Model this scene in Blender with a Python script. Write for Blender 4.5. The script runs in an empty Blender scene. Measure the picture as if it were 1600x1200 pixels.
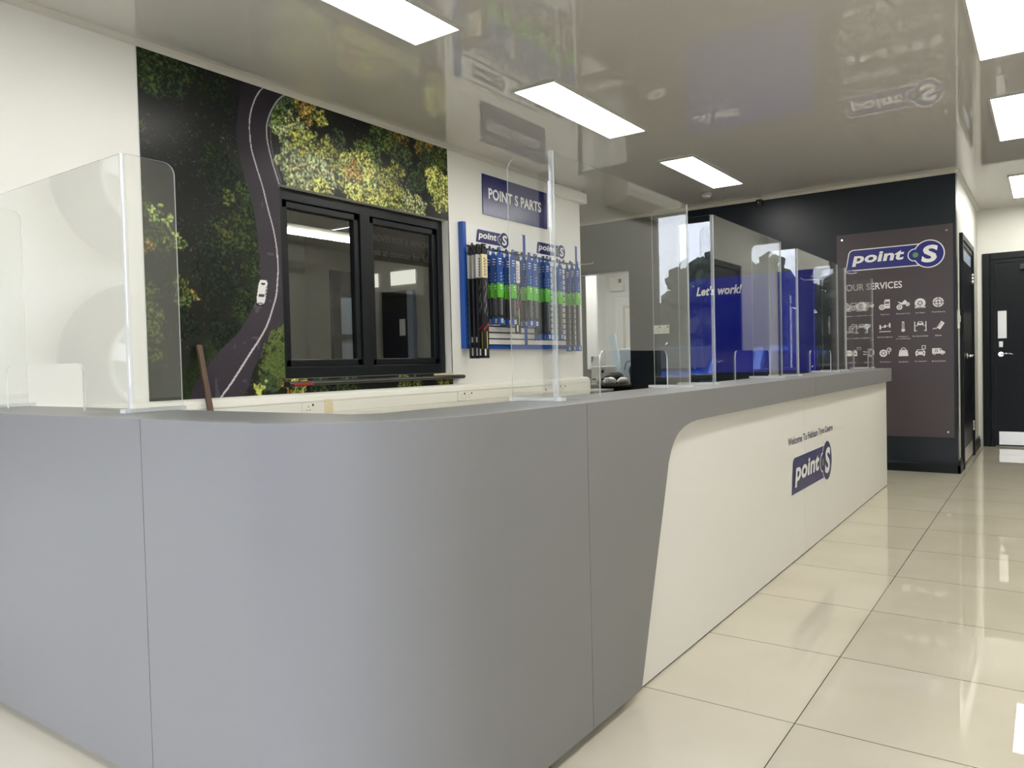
import bpy, bmesh, math, random
import numpy as np
from mathutils import Vector, Matrix
random.seed(7)
scene = bpy.context.scene
COL = scene.collection

# ------------------------------------------------------------------ camera, world, exposure
H_CAM = 1.09
cam_data = bpy.data.cameras.new('camera')
cam_data.sensor_fit = 'HORIZONTAL'
cam_data.sensor_width = 36.0
cam_data.lens = 1192.365 / 1600.0 * 36.0
cam_data.clip_start = 0.02
cam = bpy.data.objects.new('camera', cam_data)
COL.objects.link(cam)
cam.matrix_world = Matrix(((0.81717165, 0.00451254, 0.57637672, 0.0),
                           (0.57586352, 0.03651602, -0.81672994, 0.0),
                           (-0.02473251, 0.99932288, 0.02724125, H_CAM),
                           (0, 0, 0, 1)))
scene.camera = cam
scene.view_settings.view_transform = 'Standard'
scene.view_settings.look = 'None'
scene.view_settings.gamma = 1.0
scene.view_settings.use_curve_mapping = False
scene.view_settings.exposure = 0.0
try:
    scene.cycles.transparent_max_bounces = 40
    scene.cycles.max_bounces = 12
    scene.cycles.sample_clamp_indirect = 6.0
    scene.cycles.caustics_reflective = False
    scene.cycles.caustics_refractive = False
except Exception:
    pass
PANEL_STRENGTH = 18.5
SKY_STRENGTH = 9.8
world = bpy.data.worlds.new('overcast_sky')
scene.world = world
world.use_nodes = True
wn = world.node_tree
wn.nodes.clear()
wo = wn.nodes.new('ShaderNodeOutputWorld')
wb_ = wn.nodes.new('ShaderNodeBackground')
wr = wn.nodes.new('ShaderNodeValToRGB')
wg = wn.nodes.new('ShaderNodeTexCoord')
ws = wn.nodes.new('ShaderNodeSeparateXYZ')
wn.links.new(wg.outputs['Generated'], ws.inputs[0])
wn.links.new(ws.outputs['Z'], wr.inputs[0])
wr.color_ramp.elements[0].position = 0.0
wr.color_ramp.elements[0].color = (0.85, 0.86, 1.0, 1)
wr.color_ramp.elements[1].position = 0.8
wr.color_ramp.elements[1].color = (0.76, 0.82, 1.0, 1)
wn.links.new(wr.outputs[0], wb_.inputs[0])
wb_.inputs[1].default_value = SKY_STRENGTH
wn.links.new(wb_.outputs[0], wo.inputs[0])

# ------------------------------------------------------------------ dimensions
XL, YB, YF, HC = -3.642, 7.876, 10.304, 2.711
XR, YFRONT = 0.62, -1.2
XCOR = -0.68
ZT = 0.972

# ------------------------------------------------------------------ materials
def nt(name):
    m = bpy.data.materials.new(name)
    m.use_nodes = True
    t = m.node_tree
    t.nodes.clear()
    out = t.nodes.new('ShaderNodeOutputMaterial')
    return m, t, out

def pbr(name, col, rough=0.5, metal=0.0, spec=0.5, ior=1.5, alpha=1.0, emit=None, estr=0.0,
        noise=0.0, nscale=8.0, bump=0.0, bscale=3.0, coat=0.0):
    m, t, out = nt(name)
    p = t.nodes.new('ShaderNodeBsdfPrincipled')
    p.inputs['Base Color'].default_value = (*col, 1)
    p.inputs['Roughness'].default_value = rough
    p.inputs['Metallic'].default_value = metal
    p.inputs['IOR'].default_value = ior
    p.inputs['Specular IOR Level'].default_value = spec
    p.inputs['Alpha'].default_value = alpha
    p.inputs['Coat Weight'].default_value = coat
    if emit:
        p.inputs['Emission Color'].default_value = (*emit, 1)
        p.inputs['Emission Strength'].default_value = estr
    tc = t.nodes.new('ShaderNodeTexCoord')
    if noise > 0:
        n = t.nodes.new('ShaderNodeTexNoise')
        n.inputs['Scale'].default_value = nscale
        n.inputs['Detail'].default_value = 4
        t.links.new(tc.outputs['Object'], n.inputs['Vector'])
        mx = t.nodes.new('ShaderNodeMix')
        mx.data_type = 'RGBA'
        mx.inputs['A'].default_value = (*[c * (1 - noise) for c in col], 1)
        mx.inputs['B'].default_value = (*[min(1, c * (1 + noise)) for c in col], 1)
        t.links.new(n.outputs['Fac'], mx.inputs['Factor'])
        t.links.new(mx.outputs['Result'], p.inputs['Base Color'])
    if bump > 0:
        n2 = t.nodes.new('ShaderNodeTexNoise')
        n2.inputs['Scale'].default_value = bscale
        n2.inputs['Detail'].default_value = 1
        t.links.new(tc.outputs['Object'], n2.inputs['Vector'])
        b = t.nodes.new('ShaderNodeBump')
        b.inputs['Strength'].default_value = 1.0
        b.inputs['Distance'].default_value = bump
        t.links.new(n2.outputs['Fac'], b.inputs['Height'])
        t.links.new(b.outputs['Normal'], p.inputs['Normal'])
    t.links.new(p.outputs[0], out.inputs[0])
    return m

def clear_sheet(name, tint=(0.985, 0.99, 0.985), f0=0.04):
    """thin clear plastic or glass: see-through, mirror reflection by Schlick on both faces"""
    m, t, out = nt(name)
    g = t.nodes.new('ShaderNodeNewGeometry')
    d = t.nodes.new('ShaderNodeVectorMath'); d.operation = 'DOT_PRODUCT'
    t.links.new(g.outputs['Normal'], d.inputs[0]); t.links.new(g.outputs['Incoming'], d.inputs[1])
    a = t.nodes.new('ShaderNodeMath'); a.operation = 'ABSOLUTE'
    t.links.new(d.outputs['Value'], a.inputs[0])
    s = t.nodes.new('ShaderNodeMath'); s.operation = 'SUBTRACT'; s.inputs[0].default_value = 1.0
    t.links.new(a.outputs[0], s.inputs[1])
    pw = t.nodes.new('ShaderNodeMath'); pw.operation = 'POWER'; pw.inputs[1].default_value = 5.0
    t.links.new(s.outputs[0], pw.inputs[0])
    ma = t.nodes.new('ShaderNodeMath'); ma.operation = 'MULTIPLY_ADD'
    ma.inputs[1].default_value = 1 - f0; ma.inputs[2].default_value = f0
    t.links.new(pw.outputs[0], ma.inputs[0])
    tr = t.nodes.new('ShaderNodeBsdfTransparent'); tr.inputs[0].default_value = (*tint, 1)
    gl = t.nodes.new('ShaderNodeBsdfGlossy'); gl.inputs['Roughness'].default_value = 0.0
    gl.inputs['Color'].default_value = (1, 1, 1, 1)
    mx = t.nodes.new('ShaderNodeMixShader')
    t.links.new(ma.outputs[0], mx.inputs[0]); t.links.new(tr.outputs[0], mx.inputs[1]); t.links.new(gl.outputs[0], mx.inputs[2])
    t.links.new(mx.outputs[0], out.inputs[0])
    return m

def tile_floor(name):
    m, t, out = nt(name)
    tc = t.nodes.new('ShaderNodeTexCoord')
    mp = t.nodes.new('ShaderNodeMapping')
    mp.inputs['Location'].default_value = (0.625, -2.298 + 3.0, 0)
    t.links.new(tc.outputs['Object'], mp.inputs['Vector'])
    br = t.nodes.new('ShaderNodeTexBrick')
    br.offset = 0.0; br.squash = 1.0
    br.inputs['Scale'].default_value = 1.0
    br.inputs['Brick Width'].default_value = 1.2
    br.inputs['Row Height'].default_value = 0.6
    br.inputs['Mortar Size'].default_value = 0.0016
    br.inputs['Mortar Smooth'].default_value = 0.0
    br.inputs['Color1'].default_value = (0.585, 0.540, 0.435, 1)
    br.inputs['Color2'].default_value = (0.57, 0.525, 0.425, 1)
    br.inputs['Mortar'].default_value = (0.05, 0.045, 0.04, 1)
    t.links.new(mp.outputs[0], br.inputs['Vector'])
    n = t.nodes.new('ShaderNodeTexNoise'); n.inputs['Scale'].default_value = 2.2; n.inputs['Detail'].default_value = 6
    t.links.new(tc.outputs['Object'], n.inputs['Vector'])
    rp = t.nodes.new('ShaderNodeValToRGB')
    rp.color_ramp.elements[0].position = 0.3; rp.color_ramp.elements[0].color = (0.94, 0.93, 0.91, 1)
    rp.color_ramp.elements[1].position = 0.7; rp.color_ramp.elements[1].color = (1.03, 1.03, 1.03, 1)
    t.links.new(n.outputs['Fac'], rp.inputs[0])
    v = t.nodes.new('ShaderNodeTexVoronoi'); v.inputs['Scale'].default_value = 5.0
    t.links.new(tc.outputs['Object'], v.inputs['Vector'])
    lt = t.nodes.new('ShaderNodeMath'); lt.operation = 'LESS_THAN'; lt.inputs[1].default_value = 0.018
    t.links.new(v.outputs['Distance'], lt.inputs[0])
    mul = t.nodes.new('ShaderNodeMix'); mul.data_type = 'RGBA'; mul.blend_type = 'MULTIPLY'
    mul.inputs['Factor'].default_value = 1.0
    t.links.new(br.outputs['Color'], mul.inputs['A']); t.links.new(rp.outputs[0], mul.inputs['B'])
    sp = t.nodes.new('ShaderNodeMix'); sp.data_type = 'RGBA'
    sp.inputs['B'].default_value = (0.30, 0.27, 0.2, 1)
    ml = t.nodes.new('ShaderNodeMath'); ml.operation = 'MULTIPLY'; ml.inputs[1].default_value = 0.6
    t.links.new(lt.outputs[0], ml.inputs[0]); t.links.new(ml.outputs[0], sp.inputs['Factor'])
    t.links.new(mul.outputs['Result'], sp.inputs['A'])
    p = t.nodes.new('ShaderNodeBsdfPrincipled')
    t.links.new(sp.outputs['Result'], p.inputs['Base Color'])
    p.inputs['Roughness'].default_value = 0.008
    p.inputs['IOR'].default_value = 1.62
    t.links.new(p.outputs[0], out.inputs[0])
    return m

def vcol_mat(name, rough=0.25):
    m, t, out = nt(name)
    a = t.nodes.new('ShaderNodeAttribute'); a.attribute_name = 'print'
    p = t.nodes.new('ShaderNodeBsdfPrincipled')
    t.links.new(a.outputs['Color'], p.inputs['Base Color'])
    p.inputs['Roughness'].default_value = rough
    p.inputs['Specular IOR Level'].default_value = 0.22
    t.links.new(p.outputs[0], out.inputs[0])
    return m

M = {}
M['wall'] = pbr('white_wall_paint', (0.80, 0.795, 0.745), 0.42, noise=0.015, nscale=3)
M['navy'] = pbr('dark_navy_paint', (0.006, 0.010, 0.015), 0.36, spec=0.35, noise=0.15, nscale=5, bump=0.0006, bscale=6)
M['navyboard'] = pbr('black_gloss_paint', (0.004, 0.006, 0.008), 0.33, spec=0.22)
M['ceil'] = pbr('grey_stretch_ceiling', (0.66, 0.645, 0.61), 0.0, ior=1.82)
M['trim'] = pbr('cream_trim', (0.62, 0.60, 0.54), 0.35)
M['floor'] = tile_floor('polished_cream_tile')
M['grey'] = pbr('grey_laminate', (0.188, 0.184, 0.188), 0.42, noise=0.01, nscale=20)
M['ledge'] = pbr('grey_worktop', (0.135, 0.135, 0.132), 0.38)
M['lam'] = pbr('white_laminate', (0.75, 0.735, 0.70), 0.4)
M['dark'] = pbr('dark_gap', (0.02, 0.02, 0.02), 0.8)
M['acrylic'] = clear_sheet('clear_acrylic', f0=0.065)
M['glass'] = clear_sheet('window_glass', (0.93, 0.95, 0.94))
M['backglass'] = clear_sheet('tinted_window_glass', (0.86, 0.87, 0.84), 0.05)
M['edge'] = pbr('polished_acrylic_edge', (0.80, 0.83, 0.82), 0.08, alpha=0.6, spec=0.9)
M['bend'] = pbr('bent_acrylic_corner', (0.62, 0.65, 0.67), 0.03, alpha=0.25, spec=1.0, ior=1.7)
M['frame'] = pbr('anthracite_frame', (0.005, 0.0065, 0.008), 0.32, spec=0.25)
M['mural'] = vcol_mat('mural_print', 0.28)
M['blue'] = pbr('royal_blue_print', (0.008, 0.011, 0.12), 0.25)
M['deepblue'] = pbr('blue_gloss_panel', (0.006, 0.010, 0.26), 0.10)
M['logoblue'] = pbr('logo_navy', (0.012, 0.014, 0.11), 0.3)
M['logobright'] = pbr('logo_blue', (0.008, 0.011, 0.16), 0.3)
M['white'] = pbr('white_print', (0.80, 0.80, 0.80), 0.35)
M['ink'] = pbr('navy_ink', (0.028, 0.030, 0.085), 0.4)
M['green'] = pbr('green_dot', (0.13, 0.27, 0.10), 0.4)
M['mauve'] = pbr('mauve_board', (0.056, 0.044, 0.050), 0.36, spec=0.4)
M['icon'] = pbr('icon_white', (0.72, 0.71, 0.71), 0.4)
M['steel'] = pbr('brushed_steel', (0.72, 0.70, 0.66), 0.28, metal=1.0)
M['chrome'] = pbr('chrome', (0.85, 0.84, 0.82), 0.12, metal=1.0)
M['panel'] = pbr('led_diffuser', (0.9, 0.9, 0.9), 0.5, emit=(1.0, 0.985, 0.93), estr=PANEL_STRENGTH)
M['panel_far'] = pbr('led_diffuser_bright', (0.9, 0.9, 0.9), 0.5, emit=(1.0, 0.98, 0.91), estr=PANEL_STRENGTH * 1.45)
M['panelframe'] = pbr('light_frame_white', (0.55, 0.54, 0.51), 0.35)
M['plastic'] = pbr('white_plastic', (0.74, 0.73, 0.66), 0.35)
M['tape'] = pbr('masking_tape', (0.66, 0.58, 0.36), 0.6)
M['black'] = pbr('black_plastic', (0.012, 0.012, 0.013), 0.35)
M['blackprint'] = pbr('black_card_print', (0.010, 0.011, 0.014), 0.3, noise=0.5, nscale=40)
M['red'] = pbr('red_tape', (0.35, 0.02, 0.02), 0.4)
M['yellow'] = pbr('yellow_print', (0.75, 0.60, 0.05), 0.4)
M['cream'] = pbr('cream_card', (0.68, 0.60, 0.36), 0.45)
M['greycard'] = pbr('grey_card', (0.45, 0.45, 0.43), 0.4)
M['railblue'] = pbr('blue_metal_upright', (0.012, 0.075, 0.36), 0.3)
M['packblue'] = pbr('pack_blue', (0.022, 0.075, 0.29), 0.25, noise=0.1, nscale=30)
M['packgreen'] = pbr('pack_green', (0.10, 0.42, 0.035), 0.3)
M['blade'] = pbr('wiper_rubber', (0.035, 0.036, 0.040), 0.3)
M['bladegrey'] = pbr('wiper_spine_grey', (0.20, 0.20, 0.21), 0.25)
M['blister'] = pbr('clear_blister', (0.55, 0.58, 0.62), 0.12, alpha=0.30)
M['wire'] = pbr('wire_hook', (0.55, 0.55, 0.55), 0.3, metal=1.0)
M['wood'] = pbr('brown_wood', (0.085, 0.045, 0.025), 0.45, noise=0.35, nscale=25)
M['tyre'] = pbr('tyre_rubber', (0.016, 0.016, 0.017), 0.6)
M['alloy'] = pbr('silver_alloy', (0.80, 0.80, 0.81), 0.3, metal=0.15)
M['backroom'] = pbr('dim_grey_wall', (0.50, 0.49, 0.45), 0.6, noise=0.1, nscale=3)
M['slatgrey'] = pbr('grey_sheet', (0.58, 0.57, 0.53), 0.5)
M['bluegrey'] = pbr('blue_grey_glazing', (0.30, 0.36, 0.46), 0.3)
M['signgrey'] = pbr('grey_sign', (0.085, 0.080, 0.075), 0.5)
M['signtext'] = pbr('grey_sign_letters', (0.42, 0.41, 0.38), 0.5)
M['officewall'] = pbr('office_white', (0.84, 0.85, 0.85), 0.5)
M['paleblue'] = pbr('pale_blue_shell', (0.66, 0.78, 0.86), 0.3)
M['cloth'] = pbr('white_towel', (0.80, 0.79, 0.77), 0.9, bump=0.004, bscale=40)
M['blackcloth'] = pbr('black_fabric', (0.012, 0.012, 0.014), 0.8, bump=0.003, bscale=40)
M['brownfur'] = pbr('dark_brown_fabric', (0.05, 0.02, 0.016), 0.8)
M['paper'] = pbr('paper_white', (0.8, 0.8, 0.78), 0.6)
M['asphalt'] = pbr('asphalt', (0.11, 0.11, 0.11), 0.8, noise=0.2, nscale=4)
M['leaf'] = pbr('tree_leaves', (0.030, 0.042, 0.022), 0.7, noise=0.5, nscale=3)
M['bark'] = pbr('tree_bark', (0.05, 0.04, 0.03), 0.8)
M['carblue'] = pbr('blue_car_paint', (0.02, 0.10, 0.42), 0.15, coat=0.6)
M['carglass'] = pbr('dark_car_glass', (0.02, 0.025, 0.03), 0.05)
M['lamp'] = pbr('car_headlamp', (0.7, 0.72, 0.75), 0.1)
M['batten'] = pbr('batten_diffuser', (0.9, 0.9, 0.9), 0.5, emit=(1.0, 0.98, 0.94), estr=32.0)
M['daywin'] = pbr('lit_high_window', (0.8, 0.8, 0.8), 0.4, emit=(1.0, 0.98, 0.92), estr=0.9)

# ------------------------------------------------------------------ mesh helpers
def link(name, me, mats, parent=None):
    o = bpy.data.objects.new(name, me)
    for m in (mats if isinstance(mats, (list, tuple)) else [mats]):
        me.materials.append(M[m])
    COL.objects.link(o)
    if parent is not None:
        o.parent = parent
        w = Matrix.Identity(4)
        p = parent
        while p is not None:
            if p.type == 'EMPTY':
                w = Matrix.Translation(p.location)
            p = p.parent
        if parent.type == 'EMPTY':
            o.matrix_parent_inverse = w.inverted()
    return o

def finish(name, bm, mats, parent=None, smooth=False):
    me = bpy.data.meshes.new(name)
    bmesh.ops.recalc_face_normals(bm, faces=bm.faces)
    if smooth:
        for f in bm.faces:
            f.smooth = True
    bm.to_mesh(me)
    bm.free()
    return link(name, me, mats, parent)

def thing(name, label, cat, loc=(0, 0, 0), group=None):
    o = bpy.data.objects.new(name, None)
    o.empty_display_size = 0.1
    o.location = loc
    COL.objects.link(o)
    o['label'] = label; o['category'] = cat
    if group: o['group'] = group
    return o

def tag(o, label, cat, group=None, kind=None):
    o['label'] = label; o['category'] = cat
    if group: o['group'] = group
    if kind: o['kind'] = kind
    return o

def structure(o, label=None):
    o['kind'] = 'structure'
    if label:
        o['label'] = label
    return o

def bx(bm, x0, x1, y0, y1, z0, z1, mi=0, bev=0.0):
    vs = [bm.verts.new((x, y, z)) for x in (x0, x1) for y in (y0, y1) for z in (z0, z1)]
    idx = [(0, 1, 3, 2), (4, 6, 7, 5), (0, 4, 5, 1), (2, 3, 7, 6), (0, 2, 6, 4), (1, 5, 7, 3)]
    fs = []
    for f in idx:
        fc = bm.faces.new([vs[i] for i in f]); fc.material_index = mi; fs.append(fc)
    if bev > 0:
        es = list({e for f in fs for e in f.edges})
        r = bmesh.ops.bevel(bm, geom=es, offset=bev, segments=2, affect='EDGES', profile=0.5)
        for f in r['faces']: f.material_index = mi
    return vs

def box(name, x0, x1, y0, y1, z0, z1, mat, parent=None, bev=0.0):
    bm = bmesh.new()
    bx(bm, x0, x1, y0, y1, z0, z1, 0, bev)
    return finish(name, bm, mat, parent)

def prism(bm, pts, axis, a, b, mi=0):
    """extrude a 2-D outline along an axis: axis 'x' -> pts are (y,z); 'y' -> (x,z); 'z' -> (x,y)"""
    def v(p, t):
        return {'x': (t, p[0], p[1]), 'y': (p[0], t, p[1]), 'z': (p[0], p[1], t)}[axis]
    A = [bm.verts.new(v(p, a)) for p in pts]
    B = [bm.verts.new(v(p, b)) for p in pts]
    n = len(pts)
    f1 = bm.faces.new(A); f2 = bm.faces.new(B[::-1])
    f1.material_index = f2.material_index = mi
    sides = []
    for i in range(n):
        f = bm.faces.new((A[i], A[(i + 1) % n], B[(i + 1) % n], B[i])); f.material_index = mi
        sides.append(f)
    return f1, f2, sides

def cyl(bm, p0, p1, r0, r1=None, n=16, mi=0, cap=True):
    r1 = r0 if r1 is None else r1
    p0, p1 = Vector(p0), Vector(p1)
    d = (p1 - p0).normalized()
    u = d.orthogonal().normalized(); w = d.cross(u)
    A, B = [], []
    for i in range(n):
        a = 2 * math.pi * i / n
        q = u * math.cos(a) + w * math.sin(a)
        A.append(bm.verts.new(p0 + q * r0)); B.append(bm.verts.new(p1 + q * r1))
    for i in range(n):
        f = bm.faces.new((A[i], A[(i + 1) % n], B[(i + 1) % n], B[i])); f.material_index = mi; f.smooth = True
    if cap:
        f = bm.faces.new(A[::-1]); f.material_index = mi
        f = bm.faces.new(B); f.material_index = mi

def tube(bm, pts, r, n=8, mi=0):
    for a, b in zip(pts[:-1], pts[1:]):
        cyl(bm, a, b, r, n=n, mi=mi)

class Flat:
    """flat print on a surface: polygons in (u, v) stacked in thin layers along the normal"""
    def __init__(self, o, u, v, n):
        self.o, self.u, self.v, self.n = Vector(o), Vector(u), Vector(v), Vector(n)
        self.bm = bmesh.new()
    def P(self, u, v, h): return self.o + self.u * u + self.v * v + self.n * h
    def poly(self, pts, h, mi=0):
        f = self.bm.faces.new([self.bm.verts.new(self.P(a, b, h)) for a, b in pts]); f.material_index = mi
        f.normal_update()
        if f.normal.dot(self.n) < 0: f.normal_flip()
    def disc(self, cu, cv, r, h, mi=0, n=32, ry=None):
        ry = ry or r
        self.poly([(cu + r * math.cos(2 * math.pi * i / n), cv + ry * math.sin(2 * math.pi * i / n)) for i in range(n)], h, mi)
    def ring(self, cu, cv, r0, r1, h, mi=0, n=32, a0=0, a1=360):
        k = max(3, int(n * (a1 - a0) / 360))
        for i in range(k):
            a, b = [math.radians(a0 + (a1 - a0) * (i + j) / k) for j in (0, 1)]
            self.poly([(cu + r0 * math.cos(a), cv + r0 * math.sin(a)), (cu + r1 * math.cos(a), cv + r1 * math.sin(a)),
                       (cu + r1 * math.cos(b), cv + r1 * math.sin(b)), (cu + r0 * math.cos(b), cv + r0 * math.sin(b))], h, mi)
    def rect(self, u0, v0, u1, v1, h, mi=0):
        self.poly([(u0, v0), (u1, v0), (u1, v1), (u0, v1)], h, mi)
    def text(self, s, u0, v0, w, hgt, h, mi=0, bold=0.0, shear=0.0):
        """text fitted to the box u0,v0,w,hgt"""
        V, F = text_geo(s, bold, shear)
        xs = [p[0] for p in V]; ys = [p[1] for p in V]
        sx = w / (max(xs) - min(xs)); sy = hgt / (max(ys) - min(ys))
        vs = [self.bm.verts.new(self.P(u0 + (p[0] - min(xs)) * sx, v0 + (p[1] - min(ys)) * sy, h)) for p in V]
        for f in F:
            try:
                fc = self.bm.faces.new([vs[i] for i in f]); fc.material_index = mi
                fc.normal_update()
                if fc.normal.dot(self.n) < 0: fc.normal_flip()
            except ValueError:
                pass
    def words(self, s, u0, v0, w, hgt, h, name, mat, parent, bold=0.0, shear=0.0):
        """one line of lettering fitted to a box, each word a part of its own"""
        V, _ = text_geo(s, bold, shear)
        X0 = min(p[0] for p in V); X1 = max(p[0] for p in V); Y0 = min(p[1] for p in V); Y1 = max(p[1] for p in V)
        sx = w / (X1 - X0); sy = hgt / (Y1 - Y0)
        pre = ''
        for wd in s.split(' '):
            pre = (pre + ' ' + wd).strip()
            xe = max(p[0] for p in text_geo(pre, bold, shear)[0])
            g = text_geo(wd, bold, shear)[0]
            gx0 = min(p[0] for p in g); gx1 = max(p[0] for p in g); gy0 = min(p[1] for p in g); gy1 = max(p[1] for p in g)
            f = Flat(self.o, self.u, self.v, self.n)
            f.text(wd, u0 + (xe - (gx1 - gx0) - X0) * sx, v0 + (gy0 - Y0) * sy, (gx1 - gx0) * sx, (gy1 - gy0) * sy, h, 0, bold, shear)
            f.done(name, mat, parent)
        self.bm.free()
    def done(self, name, mats, parent=None):
        me = bpy.data.meshes.new(name)
        self.bm.to_mesh(me); self.bm.free()
        return link(name, me, mats, parent)

_tc = {}
def text_geo(s, bold, shear):
    key = (s, bold, shear)
    if key in _tc: return _tc[key]
    cu = bpy.data.curves.new('lettering', 'FONT')
    cu.body = s; cu.size = 1.0; cu.offset = bold; cu.shear = shear; cu.resolution_u = 4
    cu.space_character = 1.0 + bold * 1.2
    ob = bpy.data.objects.new('lettering', cu)
    COL.objects.link(ob)
    dg = bpy.context.evaluated_depsgraph_get()
    me = bpy.data.meshes.new_from_object(ob.evaluated_get(dg))
    V = [tuple(v.co) for v in me.vertices]; F = [tuple(p.vertices) for p in me.polygons]
    bpy.data.objects.remove(ob); bpy.data.curves.remove(cu); bpy.data.meshes.remove(me)
    _tc[key] = (V, F)
    return _tc[key]

def logo(fl, cu, cv, R, left, hh, outline=False, h0=0.001, bright=False):
    """the badge: bar with rounded slanted left end, disc with S, bump with dot. materials: 0 blue 1 white 2 green"""
    L = 0.0005
    def bar(e, h, mi):
        r = hh * 0.45 + e
        x0 = cu - left - e; y0 = cv - hh - e; y1 = cv + hh + e; sl = hh * 0.28
        pts = [(x0, y0), (cu, y0), (cu, y1)]
        for i in range(7):
            a = math.pi / 2 + (math.pi / 2) * i / 6
            pts.append((x0 + sl + r + r * math.cos(a), y1 - r + r * math.sin(a)))
        fl.poly(pts, h, mi)
    e = R * 0.075
    bu, br_ = cu - R * 0.98, R * 0.42
    if outline:
        bar(e, h0, 1); fl.disc(cu, cv, R + e, h0 + L * 0.5, 1, 48)
    bar(0, h0 + L, 0)
    if outline:
        fl.disc(cu, cv, R + e, h0 + 2 * L, 1, 48)
    else:
        fl.ring(cu, cv, R, R + e, h0 + 2 * L, 1, 48, 90, 270)
    fl.disc(bu, cv, br_ + e, h0 + 3 * L, 1, 32)
    fl.disc(cu, cv, R, h0 + 4 * L, 0, 48)
    fl.disc(bu, cv, br_, h0 + 5 * L, 0, 32)
    fl.disc(bu + R * 0.06, cv, R * 0.2, h0 + 6 * L, 2, 24)
    fl.text('S', cu - R * 0.52, cv - R * 0.66, R * 1.12, R * 1.32, h0 + 7 * L, 1, bold=0.035, shear=0.12)
    w = left - R * 1.55 - hh * 0.75
    fl.text('point', cu - left + hh * 0.55, cv - hh * 0.66, w, hh * 1.34, h0 + 7 * L, 1, bold=0.035, shear=0.15)

# ------------------------------------------------------------------ the room
def rectwall(bm, axis, t0, t1, a0, a1, z0, z1, holes, mi=0):
    """wall slab with rectangular holes; axis 'x': slab x in t0..t1, a = y.  axis 'y': slab y in t0..t1, a = x"""
    As = sorted({a0, a1, *[h[0] for h in holes], *[h[1] for h in holes]})
    Zs = sorted({z0, z1, *[h[2] for h in holes], *[h[3] for h in holes]})
    for i in range(len(As) - 1):
        for j in range(len(Zs) - 1):
            ca, cz = (As[i] + As[i + 1]) / 2, (Zs[j] + Zs[j + 1]) / 2
            if any(h[0] < ca < h[1] and h[2] < cz < h[3] for h in holes): continue
            if axis == 'x': bx(bm, t0, t1, As[i], As[i + 1], Zs[j], Zs[j + 1], mi)
            else: bx(bm, As[i], As[i + 1], t0, t1, Zs[j], Zs[j + 1], mi)
    bmesh.ops.remove_doubles(bm, verts=bm.verts, dist=1e-5)

structure(box('floor', -7.6, XR + 0.15, YFRONT - 0.15, 11.2, -0.06, 0.0, 'floor'))
WIN = (2.872, 4.388, 1.03, 2.158)
bm = bmesh.new()
rectwall(bm, 'x', XL - 0.14, XL, YFRONT - 0.15, 6.34, 0, HC, [WIN])
structure(finish('wall_left', bm, 'wall'))
bm = bmesh.new()
rectwall(bm, 'y', YB, YB + 0.12, -7.6, XCOR, 0, HC, [(-4.53, -3.90, 0, 2.105)])
structure(finish('wall_back', bm, 'navy'))
D1 = (8.16, 9.42, 0.0, 2.19)
bm = bmesh.new()
rectwall(bm, 'x', XCOR - 0.1, XCOR, YB + 0.121, YF, 0, HC, [])
structure(finish('wall_corridor', bm, 'wall'))
bm = bmesh.new()
rectwall(bm, 'y', YF, YF + 0.12, XCOR - 0.1, XR + 0.12, 0, HC, [])
structure(finish('wall_far', bm, 'wall'))
bm = bmesh.new()
rectwall(bm, 'x', XR, XR + 0.12, YFRONT - 0.15, YF, 0, HC, [])
structure(finish('wall_right', bm, 'wall'))
bm = bmesh.new()
rectwall(bm, 'y', YFRONT - 0.15, YFRONT, XL, XR, 0, HC, [(-3.33, -1.45, 0.08, 2.6), (-1.39, 0.56, 0.08, 2.6)])
structure(finish('wall_front', bm, 'wall'))
structure(box('wall_side', -5.55, -5.43, 6.34, YB, 0, HC, 'wall'))
structure(box('wall_return', -5.43, XL - 0.14, 6.24, 6.34, 0, HC, 'wall'))
structure(box('ceiling', -7.6, XR + 0.12, YFRONT - 0.15, 11.2, HC, HC + 0.05, 'ceil'))

# front glazing
for i, (a, b) in enumerate(((-3.33, -1.45), (-1.39, 0.56))):
    bm = bmesh.new()
    y0, y1 = YFRONT - 0.10, YFRONT - 0.04
    for (p, q) in ((a, a + 0.05), (b - 0.05, b), ((a + b) / 2 - 0.025, (a + b) / 2 + 0.025)):
        bx(bm, p, q, y0, y1, 0.08, 2.6)
    for (p, q) in ((0.08, 0.14), (2.54, 2.6)):
        bx(bm, a, b, y0 + 0.004, y1 - 0.004, p, q)
    f = structure(finish('window_%d' % (i + 2), bm, 'frame'))
    box('pane', a + 0.02, b - 0.02, YFRONT - 0.073, YFRONT - 0.067, 0.10, 2.58, 'glass', f)

# cornice strips
def cornice_profile(s=1):
    return [(0, 0), (0, -0.028), (0.006 * s, -0.028), (0.010 * s, -0.018), (0.022 * s, -0.009), (0.030 * s, -0.005), (0.030 * s, 0)]
bm = bmesh.new()
prism(bm, [(XL + p[0], HC + p[1]) for p in cornice_profile()], 'y', YFRONT, 6.345)
structure(finish('trim_1', bm, 'trim'))
bm = bmesh.new()
prism(bm, [(YB - p[0], HC + p[1]) for p in cornice_profile()], 'x', -5.43, XCOR)
structure(finish('trim_2', bm, 'trim'))
bm = bmesh.new()
prism(bm, [(XCOR + p[0], HC + p[1]) for p in cornice_profile()], 'y', YB, YF)
structure(finish('trim_3', bm, 'wall'))
bm = bmesh.new()
bx(bm, XL - 0.02, XL + 0.05, 5.85, 6.40, 2.585, HC - 0.03, 0, 0.004)
structure(finish('trim_4', bm, 'wall'))

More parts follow.
